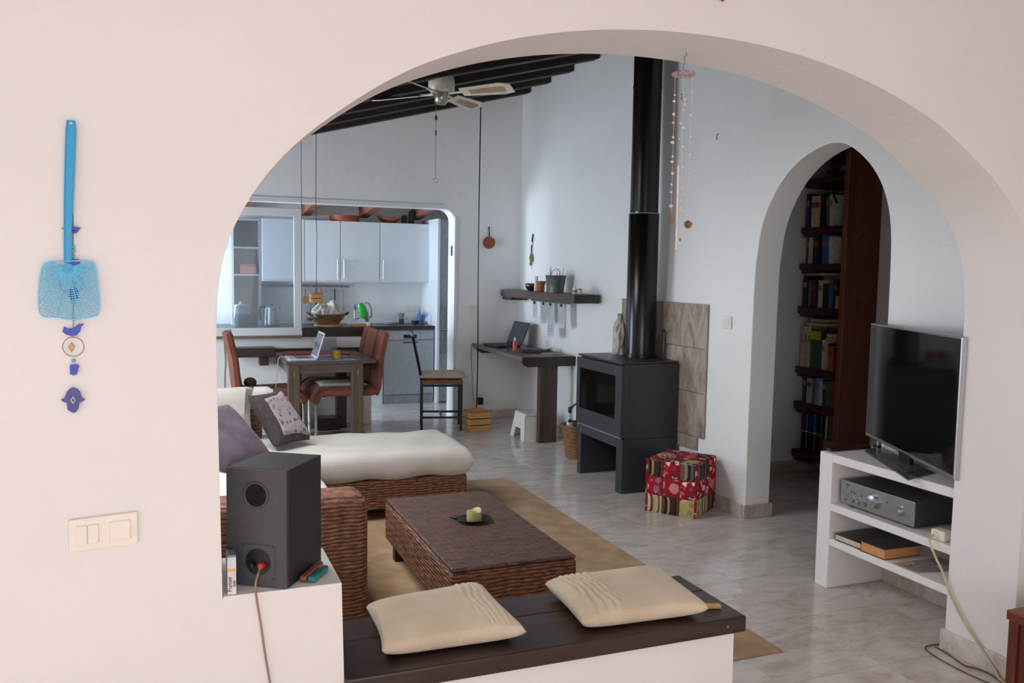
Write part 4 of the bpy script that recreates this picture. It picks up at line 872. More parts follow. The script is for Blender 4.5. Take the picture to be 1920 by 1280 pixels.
c5 = [c4[0].lerp(cc, .24)+ (c4[1]-c4[0])*.05, c4[1].lerp(cc, .10), c4[2].lerp(cc, .10), c4[3].lerp(cc, .24)+(c4[1]-c4[0])*.05]
G().pillow([p+nrm*.038 for p in c5], .05, 16, .2, .002, None, .3).obj('centre_panel', PAT, pt, 0, True)
c4 = [Vector((.27, 4.86, zA-.02)), Vector((.54, 5.12, zA-.02)), Vector((.30, 5.28, .735)), Vector((.04, 5.02, .735))]
scatter('scatter_cushion', 'plain purple cushion leaning at the sofa corner behind loudspeaker', c4, .15, PURPLE)
# ------------------------------------------------------------------ dining table and chairs
DT = .75
t = thing('dining_table', 'grey-brown wooden dining table with square legs', 'table', (1.3, 8.0, 0))
ya, yb_ = 7.46, 8.42
B(.915, 1.69, ya, yb_, DT-.03, DT).obj('top', TABW, t, .004)
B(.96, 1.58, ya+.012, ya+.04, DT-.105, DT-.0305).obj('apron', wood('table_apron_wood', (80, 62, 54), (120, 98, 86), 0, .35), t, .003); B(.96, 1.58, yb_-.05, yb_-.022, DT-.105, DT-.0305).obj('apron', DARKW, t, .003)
for x in (.932, 1.548): B(x, x+.028, ya+.05, yb_-.06, DT-.105, DT-.0305).obj('apron', TABW, t, .003)
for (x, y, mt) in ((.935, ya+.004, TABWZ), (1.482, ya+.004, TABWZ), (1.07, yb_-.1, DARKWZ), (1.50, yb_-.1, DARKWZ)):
    lg = B(x, x+.098, y, y+.09, 0, DT-.0305).obj('leg', mt, t, .004)
    if y < 8: B(x+.044, x+.054, y-.003, y+.001, DT-.135, DT-.09).obj('metal_inlay', plain('brass_inlay', (150, 136, 100), .4, .6), lg)
def canti(label):
    t = thing('dining_chair', label, 'chair', (0, 0, 0), 'rust orange cantilever chairs', 0)
    # local: faces +x, origin below seat centre
    def shell(pts, w, th, name):
        g = G(); P_ = curve3([(x, 0, z) for x, z in pts], 5); n_ = len(P_); rings = []
        for i, p in enumerate(P_):
            d = (P_[min(i+1, n_-1)]-P_[max(i-1, 0)]).normalized(); nn_ = Vector((-d.z, 0, d.x)); e = min(i, n_-1-i); k = min(1, .45+e*.2)
            rings.append([g.bm.verts.new(p+Vector((0, sy*w/2*(1 if abs(sn) < .9 else .93), 0))+nn_*sn*th/2*k) for sy, sn in ((-1, -.5), (-1, .5), (-.9, 1), (.9, 1), (1, .5), (1, -.5), (.9, -1), (-.9, -1))])
        for a, b_ in zip(rings, rings[1:]):
            for j in range(8): g.bm.faces.new((a[j], a[(j+1) % 8], b_[(j+1) % 8], b_[j]))
        g.bm.faces.new(rings[0]); g.bm.faces.new(rings[-1][::-1]); return g.obj(name, ORANGE, t, 0, True)
    shell([(-.255, .46), (-.18, .455), (0, .455), (.18, .46), (.25, .445), (.285, .40), (.29, .36)], .44, .075, 'seat')
    bk_ = shell([(-.255, .42), (-.27, .55), (-.29, .75), (-.33, .94), (-.34, .985)], .42, .07, 'backrest')
    g = G(); P_ = curve3([(-.215, 0, .50), (-.232, 0, .60), (-.25, 0, .75), (-.29, 0, .93), (-.312, 0, 1.008)], 4); g.tube(P_, .004, 6); g.obj('back_seam', plain('dark_rust_seam', (96, 48, 34), .8), bk_)
    for s_ in (-1, 1):
        y = .19*s_; path = [(.20, y, .415), (.262, y, .41), (.285, y, .37), (.285, y, .05), (.27, y, .016), (.22, y, .0125), (-.22, y, .0125)]
        G().tube(curve3(path, 5), .0115, 10).obj('leg', CHROME, t, 0, True)
    G().tube([(-.22, -.19, .0125), (-.22, .19, .0125)], .0115, 10).obj('foot_bar', CHROME, t, 0, True)
    return t
ch = canti('nearest rust orange chair on the doorway side of table with white seat pad'); ch.location = (1.47, 7.755, 0); ch.rotation_euler = (0, 0, R(180))
dup(ch, (1.475, 8.21, 0), R(180), 'farther rust orange chair tucked behind another at the table', 'rust orange cantilever chairs')
dup(ch, (.80, 7.83, 0), R(0), 'rust orange chair on the window side of the dining table', 'rust orange cantilever chairs')
c4 = [Vector((1.22, 7.61, .512)), Vector((1.66, 7.61, .512)), Vector((1.66, 7.93, .512)), Vector((1.22, 7.93, .512))]
tag(G().pillow(c4, .042, 16, 1, .003, None, .3).obj('seat_pad', IVORY, None, 0, True), 'white seat pad on the nearest rust orange chair', 'cushion')
# on the table
zt = DT+.0005
tag(B(.93, 1.52, 7.47, 7.86, zt, zt+.003).obj('placemat', plain('glossy_white_blue_print', (176, 190, 214), .2, 0, .25, 9, 0), None, .001), 'glossy white and blue printed sheet at the near table edge', 'placemat')
tag(G().obox((1.27, 8.16, zt+.005), (.30, -.01, 0), (.01, .16, 0), (0, 0, .0045)).obj('red_cloth', fabric('red_cloth', (168, 66, 66), (140, 50, 50)), None, .002), 'folded red cloth across the middle of the dining table', 'cloth')
t = thing('laptop', 'white open laptop seen edge-on on the dining table', 'laptop', (1.06, 7.66, zt+.003))
z0 = zt+.0035; G().obox((1.065, 7.66, z0+.008), (.115, 0, 0), (0, .165, 0), (0, 0, .0075)).obj('base', WLAC, t, .004); G().obox((1.075, 7.66, z0+.0165), (.06, 0, 0), (0, .135, 0), (0, 0, .0012)).obj('keyboard', plain('grey_keys', (120, 122, 130), .5), t)
h0, h1, tv = Vector((1.178, 7.50, z0+.012)), Vector((1.178, 7.82, z0+.012)), Vector((.068, 0, .222)); e = Vector((.009, 0, -.003))
g = G(); g.hexa([h0, h0+e, h1+e, h1], [p+tv for p in (h0, h0+e, h1+e, h1)]); ld = g.obj('lid', WLAC, t, .002)
g = G(); dd = Vector((-.0012, 0, .0004)); q = [h0.lerp(h1, .05)+tv*.08, h0.lerp(h1, .95)+tv*.08, h0.lerp(h1, .95)+tv*.94, h0.lerp(h1, .05)+tv*.94]; g.hexa([p+dd*.2 for p in q], [p+dd for p in q]); g.obj('screen', plain('grey_screen', (116, 122, 136), .1), ld)
tag(G().tube(curve3([(.95, 7.68, z0+.012), (.915, 7.69, z0+.02), (.882, 7.70, z0+.0), (.872, 7.70, .66), (.862, 7.70, .56), (.855, 7.70, .46), (.85, 7.70, .40)], 5), .003, 6).obj('laptop_cable', plain('white_cable', (224, 218, 200), .4), None, 0, True), 'white cable hanging from the laptop over the table edge', 'cable')
q = Vector((1.365, 7.585, zt+.0035)); t = thing('juice_glass', 'tumbler of orange juice at the near table edge', 'glass', q)
G().lathe([(0, .003), (.04, .003), (.044, .105), (.046, .105), (.0425, 0), (0, 0)], q, 28).obj('tumbler', TUMBLER, t, 0, True); G().lathe([(0, .004), (.0392, .004), (.042, .075), (0, .075)], q, 28).obj('juice', JUICE, t, 0, True)
tag(G().obox((1.40, 8.36, zt+.062), (.10, .02, 0), (-.004, .03, 0), (0, 0, .061)).obj('napkin_box', glass('frosted_plastic', (220, 226, 234), .35, .3), None, .004), 'translucent white plastic box at the far end of the table', 'box')
for k, (x, y, lab) in enumerate(((1.46, 7.70, 'blue printed leaflet at the right of the juice glass'), (1.33, 7.92, 'pale leaflet between red cloth and laptop'))):
    tag(G().obox((x, y, zt+.0045), (.09 if k else .1, .01, 0), (-.01, .06, 0), (0, 0, .001)).obj('leaflet', plain('blue_leaflet' if k == 0 else 'pale_leaflet', (88, 110, 160) if k == 0 else (200, 190, 170), .4, 0, .15, 30), None), lab, 'leaflet')
# black metal chair
t = thing('metal_chair', 'slim black metal chair with woven seat beside the doorway', 'chair', (2.475, 8.06, 0), None, R(-15))
xa, xb, ya, yb_ = -.19, .19, -.18, .18; T = .0125
for (x, y, zt_) in ((xa, ya, .47), (xa, yb_, .47), (xb, ya, .455), (xb, yb_, .455)): B(x-T, x+T, y-T, y+T, 0, zt_).obj('leg', BLACK, t, .002)
for y in (ya, yb_):
    G().tube([(xa, y, .47), (xa-.035, y, .65), (xa-.095, y, .93)], T, 8).obj('back_post', BLACK, t, 0, True); B(xa+T, xb-T, y-.008, y+.008, .12, .14).obj('stretcher', BLACK, t); B(xa+T, xb-T, y-.008, y+.008, .43, .452).obj('seat_rail', BLACK, t)
G().tube([(xa-.095, ya-.01, .93), (xa-.095, yb_+.01, .93)], .014, 8).obj('top_rail', BLACK, t, 0, True); G().tube([(xa-.055, ya, .76), (xa-.055, yb_, .76)], .009, 8).obj('back_slat', BLACK, t, 0, True); G().tube([(xa-.075, ya, .85), (xa-.075, yb_, .85)], .009, 8).obj('back_slat', BLACK, t, 0, True)
B((xa+xb)/2-.008, (xa+xb)/2+.008, ya+.008, yb_-.008, .12, .14).obj('cross_bar', BLACK, t)
G().ball((xa-.097, ya-.012, .93), .02).obj('finial', STEEL, t, 0, True)
B(xa-.012, xb+.014, ya-.014, yb_+.014, .456, .497).obj('seat', BASKET, t, .014, seg=3)
rot = Matrix.Rotation(R(-15), 3, 'Z'); CC = Vector((2.475, 8.06, 0))
c4 = [CC+rot@Vector(p) for p in ((xa-.04, ya-.04, .525), (xb+.07, ya-.03, .525), (xb+.05, yb_+.02, .53), (xa-.02, yb_+.02, .53))]
tag(G().pillow(c4, .06, 20, .7, .008, None, .32).obj('seat_cushion', LINEN, None, 0, True), 'cream cushion lying on the black metal chair', 'cushion')
# ------------------------------------------------------------------ hanging lamps
def slatted(name, label, c, w, h, tiers, cordtop, cr, mat, topw=.55):
    t = thing(name, label, 'lamp', c); n = tiers; hh = h/n
    for k in range(n):
        z0 = c[2]+hh*k; z1 = z0+hh*.86
        for (dx, dy) in ((1, 0), (-1, 0), (0, 1), (0, -1)):
            cx_, cy_ = c[0]+dx*w/2, c[1]+dy*w/2
            a_ = .012 if dx else w/2+.006*(k % 2); b_ = .012 if dy else w/2+.006*(k % 2)
            B(cx_-a_, cx_+a_, cy_-b_, cy_+b_, z0, z1).obj('slat', mat, t, .003)
        if k: 
            B(c[0]-w/2+.008, c[0]+w/2-.008, c[1]-w/2+.008, c[1]+w/2-.008, z0-hh*.14, z0).obj('spacer', BLACKP, t)
    B(c[0]-w*topw/2, c[0]+w*topw/2, c[1]-w*topw/2, c[1]+w*topw/2, c[2]+h*.985, c[2]+h*1.06).obj('cap', mat, t, .004); B(c[0]-w*topw*.3, c[0]+w*topw*.3, c[1]-w*topw*.3, c[1]+w*topw*.3, c[2]+h*1.06, c[2]+h*1.13).obj('cap', mat, t, .004)
    B(c[0]-w/2, c[0]+w/2, c[1]-w/2, c[1]+w/2, c[2]+h*.96, c[2]+h*.985).obj('lid', mat, t, .002)
    zt_ = c[2]+h*1.13
    G().tube(curve3([(c[0], c[1], zt_), (c[0]+.006, c[1], zt_+.5), (c[0]-.002, c[1], (zt_+cordtop)/2), (c[0]+.004, c[1], cordtop)], 5), cr, 6).obj('cord', BLACKP, t, 0, True)
    return t
slatted('slatted_lamp', 'pale wooden slatted cube lamp hanging down to the floor on long cord', (2.778, 7.86, .001), .20, .19, 3, cz(2.778)-.0, .0062, PINE)
slatted('slatted_lamp', 'small wooden cube pendant hanging above the dining table', (1.255, 8.0, 1.235), .088, .085, 2, cz(1.255)-.0, .0028, PINE, .7)
tag(G().tube([(1.165, 8.3, cz(1.165)), (1.167, 8.3, 2.4), (1.165, 8.3, .96)], .0026, 6).obj('pull_cord', plain('dark_grey_cord', (70, 68, 68), .6), None, 0, True), 'thin dark cord hanging beside the white window sash', 'cord')
# ------------------------------------------------------------------ ceiling fan
F = Vector((1.9, 6.25, 2.85)); t = thing('ceiling_fan', 'white ceiling fan with cane blades and brass pull chain', 'fan', F)
FW = plain('fan_white', (212, 206, 190), .3)
zc_ = cz(F.x)+.02
G().lathe([(.06, zc_-F.z), (.062, .14), (.09, .13), (.098, .10), (.098, .03), (.08, .012), (0, .012)], F, 32).obj('motor_housing', FW, t, 0, True)
G().lathe([(.055, .012), (.055, -.02), (.05, -.055), (.03, -.075), (0, -.08)], F, 28).obj('switch_housing', plain('fan_steel', (170, 166, 156), .25, .7), t, 0, True)
CANE = fabric('cane_webbing', (176, 146, 116), (150, 122, 96), 900, .8, .6)
for k in range(4):
    a = R(-48+90*k); d = Vector((math.cos(a), math.sin(a), 0)); n_ = Vector((-d.y, d.x, 0)); n2 = (n_-up*.36).normalized()
    G().tube([F+d*.07+up*.004, F+d*.13+up*.004, F+d*.19+up*.006], [.012, .009, .011], 8).obj('blade_arm', FW, t, 0, True)
    pts = [F+d*.17+n2*.05, F+d*.17-n2*.05, F+d*.50-n2*.074, F+d*.585-n2*.056, F+d*.585+n2*.056, F+d*.50+n2*.074]
    nz = d.cross(n2); bl = G().poly([p+nz*.0 for p in pts], nz*.007).obj('blade', FW, t, .001)
    cn = [F+d*.24+n2*.026, F+d*.24-n2*.026, F+d*.50-n2*.038, F+d*.53-n2*.026, F+d*.53+n2*.026, F+d*.50+n2*.038]
    G().poly([p-nz*.0012 for p in cn], nz*.0011).obj('cane_insert', CANE, bl)
c0 = F+Vector((-.05, -.02, -.06)); 
c0 = Vector((F.x-.045, F.y-.02, F.z-.07))
ze = ony(806, 338, c0.y).z
pc_ = t
G().tube([c0, (c0.x, c0.y, ze+.018)], .0018, 5).obj('pull_chain', BRASS, pc_); G().lathe([(0, 0), (.009, .004), (.012, .02), (.004, .04), (0, .042)], (c0.x, c0.y, ze+.44), 12).obj('chain_bead', plain('red_brown_bead', (110, 56, 40), .4), pc_, 0, True)
G().cyl((c0.x, c0.y, ze+.33), (c0.x, c0.y, ze+.37), .005, n=8).obj('chain_bead', BLACKP, pc_)
G().tube([(c0.x+math.cos(R(20*k))*.018, c0.y, ze+math.sin(R(20*k))*.018) for k in range(18)], .0022, 6, closed=True).obj('pull_ring', STEEL, pc_, 0, True)
# ------------------------------------------------------------------ wind chime in the arch
yc = 2.455; Pc = lambda x, y, dy=0: ony(x, y, yc+dy)
t = thing('wind_chime', 'pink shell wind chime with white tube hanging from the arch', 'wind chime', Pc(1274, 470))
PK_ = plain('pink_shell', (232, 208, 198), .4, 0, .1, 60, .05); SHG = plain('brass_shell', (150, 124, 88), .35, .6, .15, 60, .1)
tp_ = Vector((1.571, yc, 2.262)); G().tube([tp_+Vector((0, 0, .012)), tp_+Vector((.006, 0, -.002)), tp_+Vector((-.004, 0, -.012)), tp_+Vector((0, 0, -.02)), Pc(1282, 122), Pc(1282, 134)], .0022, 6).obj('hook', STEEL, t, 0, True)
rc = Pc(1282, 139); G().tube([rc+Vector((math.cos(R(18*k))*.034, math.sin(R(18*k))*.034, 0)) for k in range(20)], .0055, 7, closed=True).obj('hanger_ring', plain('mauve_ring', (176, 156, 156), .5, 0, .25, 90), t, 0, True)
strings = [((1266, 142), (1258, 405), [(1265, 178), (1264, 190), (1263, 214), (1262, 230), (1262, 257), (1261, 267), (1261, 293), (1260, 303), (1261, 325), (1259, 346), (1258, 360), (1258, 386)], -.015),
           ((1282, 142), (1276, 450), [(1278, 180), (1284, 186), (1284, 195), (1282, 206), (1276, 231), (1281, 239), (1274, 260), (1280, 275), (1279, 312), (1278, 350), (1277, 375)], .0),
           ((1299, 140), (1288, 420), [(1297, 173), (1295, 216), (1294, 255), (1293, 289), (1292, 324), (1289, 371), (1288, 402)], .012)]
for a_, b_, beads, dy in strings:
    G().tube([Pc(*a_, dy), Pc(*b_, dy)], .0005, 4).obj('thread', PAPER, t)
    for k, q in enumerate(beads):
        p = Pc(*q, dy); s_ = .0042+.001*((k*7) % 3); G().ball(p, s_*(1+.3*(k % 2)), s_*.7, s_*.8, 6).obj('shell_bead', PK_, t)
G().tube([Pc(1272, 311, -.01), Pc(1268, 468, -.01)], .0032, 12).obj('chime_tube', plain('ivory_tube', (236, 222, 204), .35), t, 0, True)
G().ball(Pc(1276, 391), .008, .006, .014).obj('drop_bead', PK_, t, 0, True); G().ball(Pc(1275, 449), .003, .003, .006).obj('end_bead', SHG, t, 0, True); G().tube([Pc(1278, 176), Pc(1278, 187)], .003, 6).obj('tube_bead', SHG, t)
def shell(c, r_, mat):
    g = G(); N = 14; P0 = c+Vector((0, 0, r_*.9)); ring = []
    for k in range(N+1):
        a = R(200+k*140/N); rr = r_*1.6*(1+.05*(k % 2)); ring.append((P0+Vector((math.cos(a)*rr*.62, -.002-.004*(k % 2), math.sin(a)*rr)), P0+Vector((math.cos(a)*rr*.62, .003, math.sin(a)*rr))))
    v0 = g.bm.verts.new(P0); v1 = g.bm.verts.new(P0+Vector((0, .003, 0))); A_ = [g.bm.verts.new(p) for p, _ in ring]; B_ = [g.bm.verts.new(p) for _, p in ring]
    for k in range(N): g.bm.faces.new((v0, A_[k], A_[k+1])); g.bm.faces.new((v1, B_[k+1], B_[k])); g.bm.faces.new((A_[k], B_[k], B_[k+1], A_[k+1]))
    g.bm.faces.new((v0, v1, B_[0], A_[0])); g.bm.faces.new((v0, A_[-1], B_[-1], v1)); return g.obj('shell_pendant', mat, t)
shell(Pc(1290, 421, .012), .017, SHG)
g = Pc(1258, 406, -.015)
for k in range(5): G().tube([g+Vector((math.cos(R(15*j))*(.004+.0028*k)*.8, 0, -.006+math.sin(R(15*j))*(.004+.0028*k)*1.2)) for j in range(24)], .0005, 4, closed=True).obj('filigree_ring', BRASS, t)

q = Vector((.655, 7.86, .494)); tag(G().ball(q+up*.04, .055, .12, .042, 14).obj('brown_pouch', plain('dark_brown_leather', (96, 60, 50), .6), None, 0, True), 'dark brown pouch lying on the window-side dining chair', 'pouch')
tag(G().tube(curve3([(.47, KB-.006, .87), (.475, KB-.006, .74), (.48, KB-.006, .66), (.472, KB-.006, .55), (.47, KB-.006, .40)], 4), .003, 6).obj('wall_cable', plain('beige_cable', (170, 150, 124), .5), None, 0, True), 'thin beige cable running down the half wall', 'cable')
# ------------------------------------------------------------------ hatch bar and window sash
tag(B(.16, 1.90, KB-.03, 8.80, .8855, .975).obj('bar_worktop', DARKW, None, .006), 'thick dark wooden bar top on the half wall of the kitchen hatch', 'worktop')
s_ = bpy.data.objects.new('window_4', None); col.objects.link(s_); s_.location = (.8, KB-.06, .9); st(s_)
sx0, sx1, sz0, sz1, fw = .30, 1.180, .905, 2.105, .075; y0, y1 = KB-.085, KB-.04
for nm, bx in (('sash_rail', (sx0, sx1, sz0, sz0+fw)), ('sash_rail', (sx0, sx1, sz1-fw, sz1)), ('sash_stile', (sx0, sx0+fw, sz0+fw, sz1-fw)), ('sash_stile', (sx1-fw, sx1, sz0+fw, sz1-fw))):
    B(bx[0], bx[1], y0, y1, bx[2], bx[3]).obj(nm, WALU, s_, .004)
B(sx0+fw-.004, sx1-fw+.004, y0+.018, y0+.024, sz0+fw-.004, sz1-fw+.004).obj('pane', GLASS, s_)
B(.16, 1.185, KB-.08, KB-.031, .878, .904).obj('track', plain('bronze_track', (120, 108, 90), .4), s_, .002)
# low wall shelf behind the table, crate on floor
t = thing('plank_shelf', 'dark plank shelf on the half wall behind the dining table', 'shelf', (1.2, KB-.08, .70)); B(.50, .915, KB-.20, KB-.001, .715, .80).obj('board', DARKW, t, .004); B(.916, 1.86, KB-.008, KB-.001, .70, .775).obj('backboard', DARKW, t, .002); B(.78, .86, KB-.15, KB-.001, .63, .714).obj('bracket', DARKWZ, t, .003)
t = thing('foot_box', 'low dark wooden box on the floor under the dining table', 'box', (1.41, 8.28, 0)); B(1.30, 1.515, 8.20, 8.38, 0, .105).obj('body', DARKW, t, .004); B(1.295, 1.52, 8.195, 8.385, .1055, .12).obj('lid', DARKW, t, .003)
# ------------------------------------------------------------------ kitchen units
YF = 9.655
tag(B(.20, 2.880, YF-.02, 10.249, .862, .90).obj('kitchen_worktop', DARKW, None, .004), 'dark wooden kitchen worktop along the back wall', 'worktop')
t = thing('dishwasher', 'stainless steel dishwasher with recessed handle under the worktop', 'dishwasher', (2.575, 9.95, 0))
B(2.275, 2.875, YF+.02, 10.2, .0, .860).obj('body', plain('grey_steel_side', (120, 122, 126), .4, .6), t)
dr = B(2.279, 2.871, YF, YF+.0195, .105, .735).obj('door', STEEL, t, .004); B(2.279, 2.871, YF, YF+.0195, .74, .845).obj('control_panel', plain('pale_steel', (178, 180, 184), .35, .7), t, .003)
B(2.51, 2.665, YF-.002, YF+.001, .755, .80).obj('handle_recess', BLACKP, t, .001); B(2.50, 2.68, YF-.002, YF+.001, .70, .717).obj('trim_strip', plain('dark_strip', (70, 72, 76), .4), dr)
B(2.279, 2.871, YF+.008, YF+.0195, .002, .10).obj('plinth', plain('plinth_steel', (150, 154, 160), .4, .5), t)
for k, (xa, xb, lab) in enumerate(((1.68, 2.27, 'white base cabinet beside the dishwasher'), (1.08, 1.67, 'white base cabinet under the kitchen sink side'), (.48, 1.07, 'white base cabinet at the window end of kitchen'))):
    t = thing('base_cabinet', lab, 'cabinet', ((xa+xb)/2, 9.95, 0), 'kitchen base cabinets'); B(xa, xb, YF+.02, 10.24, 0, .860).obj('body', WLAC, t); d_ = B(xa+.003, xb-.003, YF, YF+.0195, .105, .845).obj('door', WLAC, t, .002); B(xb-.06, xb-.045, YF-.03, YF-.018, .55, .75).obj('handle', STEEL, d_, .003)
YU = 9.92
for k, (xa, xb, hx, lab) in enumerate(((.965, 1.428, None, 'white wall cabinet seen through the window sash'), (1.43, 1.83, 1, 'narrow white wall cabinet next to the window sash'), (1.832, 2.288, -1, 'middle white wall cabinet above the utensil rail end'), (2.29, 2.893, -1, 'wide white wall cabinet at the doorway end of kitchen'))):
    t = thing('wall_cabinet', lab, 'cabinet', ((xa+xb)/2, 10.09, 1.39), 'kitchen wall cabinets'); B(xa, xb, YU+.02, 10.249, 1.395, 2.088).obj('body', WLAC, t)
    d_ = B(xa+.003, xb-.003, YU, YU+.0195, 1.412, 2.088).obj('door', WLAC, t, .002)
    if hx:
        x = (xb-.035) if hx > 0 else (xa+.037)
        G().cyl((x, YU-.028, 1.435), (x, YU-.028, 1.655), .0068, n=10).obj('handle', STEEL, d_, 0, True)
        for z in (1.46, 1.63): G().cyl((x, YU-.028, z), (x, YU, z), .004, n=8).obj('handle_post', STEEL, d_)
# open shelf tower seen through the glass
t = thing('shelf_tower', 'dark open kitchen shelf tower behind the window sash', 'shelf unit', (.79, 10.1, .9))
B(.64, .96, 10.20, 10.245, .902, 2.088).obj('back', plain('brown_grey_panel', (158, 138, 128), .6, 0, .15, 6), t); B(.935, .963, YU+.05, 10.199, .902, 2.088).obj('side', plain('violet_grey_panel', (140, 132, 138), .5), t); B(.64, .667, YU+.05, 10.199, .902, 2.088).obj('side', WLAC, t)
for z in (1.45, 1.75, 2.06): B(.668, .934, YU+.05, 10.199, z, z+.022).obj('shelf', plain('grey_shelf', (168, 166, 168), .5), t)
t = thing('red_tin', 'red tin on the open shelf behind the window sash', 'tin', (.83, 10.05, 1.473)); B(.74, .91, 9.98, 10.10, 1.473, 1.56).obj('body', plain('faded_red', (176, 96, 92), .4), t, .006); B(.738, .912, 9.978, 10.102, 1.561, 1.58).obj('lid', plain('faded_red_lid', (150, 76, 74), .4), t, .003)
# fridge with framed handles
t = thing('tall_fridge', 'tall grey fridge with two framed handles beside the doorway', 'fridge', (3.2, 9.9, 0)); FG = plain('fridge_grey', (150, 152, 156), .35, .3)
B(2.915, 3.498, 9.62, 10.24, 0, 2.14).obj('body', FG, t); 
for z0, z1, h0, h1 in ((.02, .84, .58, .83), (.85, 2.13, .87, 1.12)):
    d_ = B(2.917, 3.496, 9.575, 9.619, z0, z1).obj('door', FG, t, .004)
    q = G(); x0, x1, yy = 2.932, 2.985, 9.555
    q.tube([(x0, yy, h0), (x1, yy, h0), (x1, yy, h1), (x0, yy, h1)], .006, 6, closed=True); q.obj('handle', plain('bronze_handle', (96, 88, 84), .4, .4), d_)
    for z in (h0, h1): G().cyl((x0, yy, z), (x0, 9.574, z), .005, n=8).obj('handle_post', plain('bronze_handle', (96, 88, 84), .4, .4), d_)
# utensil rail
zr = 1.338; yr = 10.215
t = thing('utensil_rail', 'steel rail with end bracket under the wall cabinets', 'rail', (1.6, yr, zr)); G().cyl((.95, yr, zr), (1.975, yr, zr), .011, n=12).obj('bar', STEEL, t, 0, True)
for x in (1.0, 1.95): G().cyl((x, yr, zr), (x, 10.249, zr), .012, n=10).obj('bracket', STEEL, t); 
G().ball((1.98, yr, zr), .017).obj('end_knob', STEEL, t, 0, True)
def utensil(x, kind, lab, mat, L=.3):
    t = thing('kitchen_utensil', lab, 'utensil', (x, yr-.014, zr-L), 'utensils hanging on the rail'); y = yr-.014
    G().tube([(x, yr+.006, zr+.013), (x, y-.004, zr+.014), (x, y-.006, zr), (x, y-.003, zr-.02), (x, y, zr-.03)], .003, 6).obj('hook', STEEL, t)
    hl = L*.55; B(x-.007, x+.007, y-.004, y+.004, zr-.03-hl, zr-.03).obj('handle', mat, t, .002); zb = zr-.03-hl
    if kind == 'ladle': G().lathe([(0, -.035), (.025, -.03), (.04, -.008), (.042, 0), (.036, -.008), (0, -.028)], (x, y-.01, zb-.0), 16).obj('bowl', STEEL, t, 0, True)
    if kind == 'spoon': G().ball((x, y, zb-.04), .036, .006, .055).obj('bowl', mat, t, 0, True)
    if kind == 'spatula': B(x-.028, x+.028, y-.002, y+.002, zb-.085, zb).obj('blade', mat, t, .001)
    if kind == 'fork':
        for d_ in (-.014, 0, .014): G().tube([(x, y, zb+.01), (x+d_, y, zb-.02), (x+d_, y, zb-.1)], .003, 5).obj('tine', STEEL, t)
    if kind == 'knife': G().poly([(x-.006, y-.001, zb), (x+.012, y-.001, zb), (x+.010, y-.001, zb-.12), (x-.006, y-.001, zb-.15)], (0, .002, 0)).obj('blade', STEEL, t)
YEL = plain('yellow_plastic', (206, 170, 80), .4); ORP = plain('orange_silicone', (220, 120, 60), .4)
for x, kd, lab, mt, L in ((1.475, 'spatula', 'yellow spatula hanging next to the window sash', YEL, .16), (1.53, 'ladle', 'steel ladle hanging first after the yellow spatula', STEEL, .62), (1.60, 'spoon', 'large black serving spoon on the utensil rail', BLACKP, .46), (1.66, 'spatula', 'orange spatula hanging behind the pendant lamp', ORP, .3), (1.705, 'fork', 'steel fork hanging right of the orange spatula', STEEL, .34), (1.765, 'knife', 'steel carving tool in the middle of the rail', STEEL, .3), (1.815, 'spatula', 'black handled turner near the rail end', BLACKP, .34), (1.868, 'fork', 'steel fork hanging second from the rail end', STEEL, .42), (1.915, 'knife', 'last steel tool at the rail end', STEEL, .42)): utensil(x, kd, lab, mt, L)
# on top of the cabinets
zT = 2.089
q = Vector((1.90, 10.05, zT)); t = thing('clay_dish', 'round terracotta dish on top of the wall cabinets', 'dish', q); G().lathe([(0, 0), (.15, 0), (.17, .02), (.168, .068), (.16, .068), (.155, .02), (0, .01)], q, 32).obj('body', CERAM, t, 0, True)
q = Vector((2.43, 10.06, zT)); t = thing('wooden_bowl', 'wide wooden bowl with pointed rim on the wall cabinets', 'bowl', q); g = G().lathe([(0, 0), (.055, 0), (.125, .04), (.15, .06), (.14, .06), (.06, .014), (0, .012)], q, 32)
for v in g.bm.verts:
    if v.co.x < q.x-.08: v.co.z += (q.x-.08-v.co.x)*.35
g.obj('body', wood('bowl_wood', (120, 62, 38), (166, 96, 62), 0, .5), t, 0, True)
for k, (x, h_, lab) in enumerate(((2.615, .10, 'short dark patterned canister on the wall cabinets'), (2.70, .155, 'tall dark patterned canister on the wall cabinets'))):
    q = Vector((x, 10.06, zT)); t = thing('canister', lab, 'canister', q); G().cyl(q, q+up*h_*.86, .034, n=20).obj('body', floral('canister_print_%d' % k, (60, 66, 62), [(150, 158, 150), (30, 34, 34), (120, 130, 122)], 50, .4), t, .002, True); G().cyl(q+up*h_*.86, q+up*h_, .03, n=20).obj('lid', BLACKP, t, .003, True)
